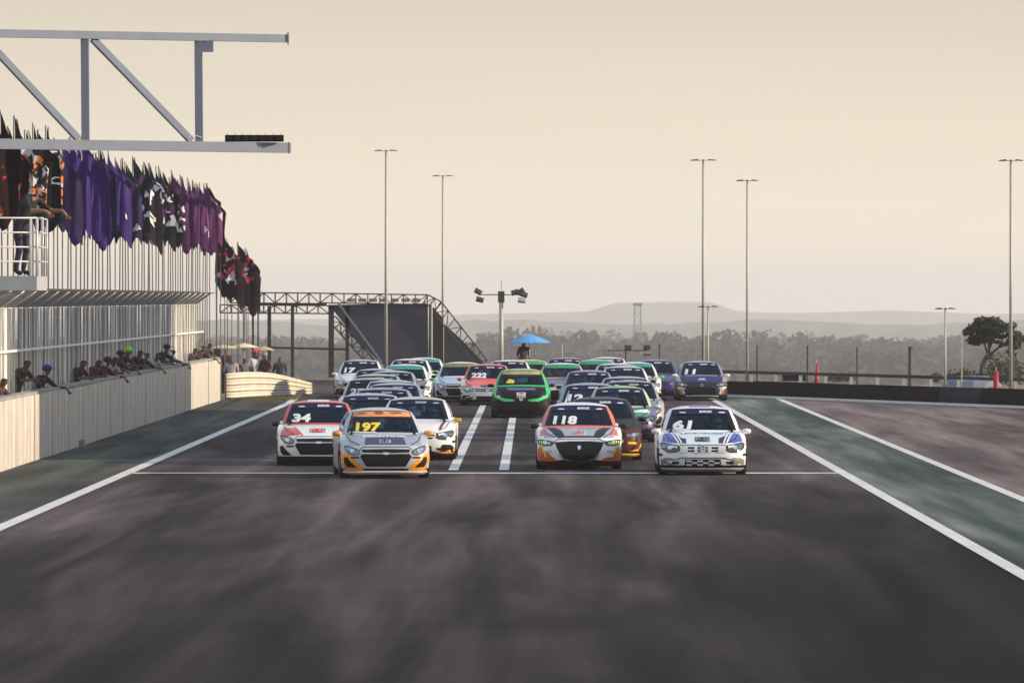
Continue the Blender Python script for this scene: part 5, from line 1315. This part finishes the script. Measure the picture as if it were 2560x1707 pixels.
gcar = [('sponsor_strip', polys(tallS, [[(-.42, .86), (-.40, .80), (.40, .80), (.42, .86)]], name='sponsor_strip', mats=(mat('violet_print', (.12, .10, .35), .5),), off=.016)),
        ('green_wing', polys(tallS, both([(.20, .53), (.50, .57), (.74, .68), (.80, .80), (.78, .60), (.50, .48), (.24, .49)]), name='green_wing', mats=(paint((.03, .62, .16)),), off=.014)),
        ('yellow_sticker', polys(tallS, [[(-.45, 1.0), (-.22, 1.0), (-.2, 1.08), (-.36, 1.12)]], name='yellow_sticker', mats=(M_yellow,), off=.014)),
        ('sponsor_panel', polys(tallS, [[(-.13, .74), (-.13, .60), (.13, .60), (.13, .74)]], name='sponsor_panel', mats=(M_white,), off=.014)),
        ('lettering', text_patch(tallS, 'LIQUI', 0, .705, .045, m=M_print_dk, stretch=1.5, off=.022)), ('lettering', text_patch(tallS, 'MOLY', 0, .64, .055, m=M_rd, stretch=1.4, off=.022))]
car(1303, 921.5, 'fox', dict(body=(.02, .50, .12), roof=(.20, .45, .22), hood=(.01, .02, .012), pillar=(.02, .50, .12), bumper=BLACK, corner=(.015, .02, .02), mirror=BLACK, door=(.02, .40, .10)), 'tall bright green hatchback with black lower nose on the centre line', decals=gcar, vis=mat('amber_strip', (.45, .36, .14), .6, var=.3, scale=5), vtext=False, driver=((.03, .03, .04), 'driver in black helmet inside the tall green hatchback'))
car(1321, 899, 'polo', dict(body=(.45, .55, .35), roof=(.50, .58, .34), hood=(.1, .35, .15)), 'pale green hatchback behind the tall green one', vis=mat('green_strip', (.04, .36, .10), .5), vtext=False)
car(1280, 900, 'onix', dict(body=(.6, .57, .5), roof=(.62, .58, .5)), 'cream hatchback mostly hidden behind red car 222', dx=-.10)
car(1410, 907.5, 'yaris', dict(body=(.55, .55, .55), roof=(.55, .60, .55), pillar=(.62, .25, .20), hood=(.12, .14, .22), mirror=BLACK), 'white hatchback with green strip and red pillars right of the green car', vis=mat('green_strip2', (.02, .30, .12), .5), vtext=False, dx=-.06)
car(1415, 894, 'onix', dict(body=(.25, .2, .2), roof=(.22, .16, .17)), 'dark maroon roofed hatchback behind the red pillared one')
car(1475, 925.6, 'polo', dict(body=(.20, .22, .38), roof=(.20, .22, .36), hood=(.05, .06, .16), mirror=BLACK), 'dark blue hatchback in the right column', dx=-.02)
car(1567, 941, 'polo', dict(body=(.36, .38, .42), roof=(.34, .35, .40), hood=NAVY), 'slate grey hatchback in the right column')
car(1574, 950.5, 'onix', dict(body=(.40, .38, .40), roof=(.26, .27, .34), hood=(.2, .2, .15), mirror=BLACK), 'dark grey roofed hatchback just behind the green roofed one', dx=.04)
car(1563, 915, 'yaris', dict(body=(.50, .53, .60), roof=(.46, .49, .58), mirror=BLACK), 'silver hatchback in the right column below the teal tinted one')
car(1540, 908.5, 'onix', dict(body=(.52, .54, .56), roof=(.50, .52, .54)), 'light grey hatchback left of the silver one', dx=.03)
car(1580, 905, 'polo', dict(body=(.58, .60, .55), roof=(.55, .60, .58), mirror=(.05, .60, .05), hood=(.2, .25, .2)), 'white hatchback with teal windshield and bright green mirror', vis=TEAL, vtext=False, dx=.12)
car(1493, 899, 'polo', dict(body=(.45, .5, .58), roof=(.40, .44, .58)), 'bluish hatchback with green strip far back right of centre', vis=mat('green_strip2', (.02, .30, .12), .5), vtext=False)
car(1520, 893, 'onix', dict(body=(.6, .62, .62), roof=(.58, .62, .60)), 'white hatchback farthest back in the right column')
car(1640, 899, 'polo', dict(body=PURP, roof=(.12, .10, .30), hood=PURP, mirror=BLACK, corner=(.10, .05, .30)), 'purple hatchback left of the dark blue number 11')
c11 = [('hood_print', polys(hatch, [[(-.12, .30), (.14, .30), (.12, .52), (-.10, .52)]], mode='top', name='hood_print', mats=(paint((.35, .36, .50)),), off=.006)),
       ('white_blade', polys(hatch, both([(.56, .44), (.84, .48), (.80, .42), (.70, .40), (.62, .22), (.58, .24), (.62, .38)]), name='white_blade', mats=(paint((.62, .62, .62)),), off=.013)),
       ('white_blade', polys(hatch, stroke([(-.56, .165), (-.2, .18), (.2, .18), (.56, .165)], .03), name='white_blade', mats=(paint((.6, .6, .62)),), off=.02))]
car(1755, 902.5, 'yaris', dict(body=(.30, .26, .28), hood=(.02, .02, .12), roof=(.28, .29, .42), mirror=(.70, .70, .68), bumper=(.03, .03, .05), corner=(.05, .045, .06), fog=paint((.30, .15, .10)), pillar=(.2, .2, .3)), 'dark blue hatchback numbered 11 alone at the right of the pack', num='11', decals=c11)

# ------------------------------------------------------------------ haze
hz = MB().box(-2600, 2600, -60, 9600, -90, 34).obj('haze', (), kind='stuff', label='pale evening haze over the circuit and woods', cat='haze')
hm = bpy.data.materials.new('haze_air'); hm.use_nodes = True; n_ = hm.node_tree.nodes; n_.remove(n_['Principled BSDF'])
pv = n_.new('ShaderNodeVolumePrincipled'); pv.inputs['Color'].default_value = (.90, .90, .95, 1); pv.inputs['Density'].default_value = .00018; pv.inputs['Anisotropy'].default_value = .1
hm.node_tree.links.new(pv.outputs[0], n_['Material Output'].inputs['Volume']); hz.data.materials.append(hm)
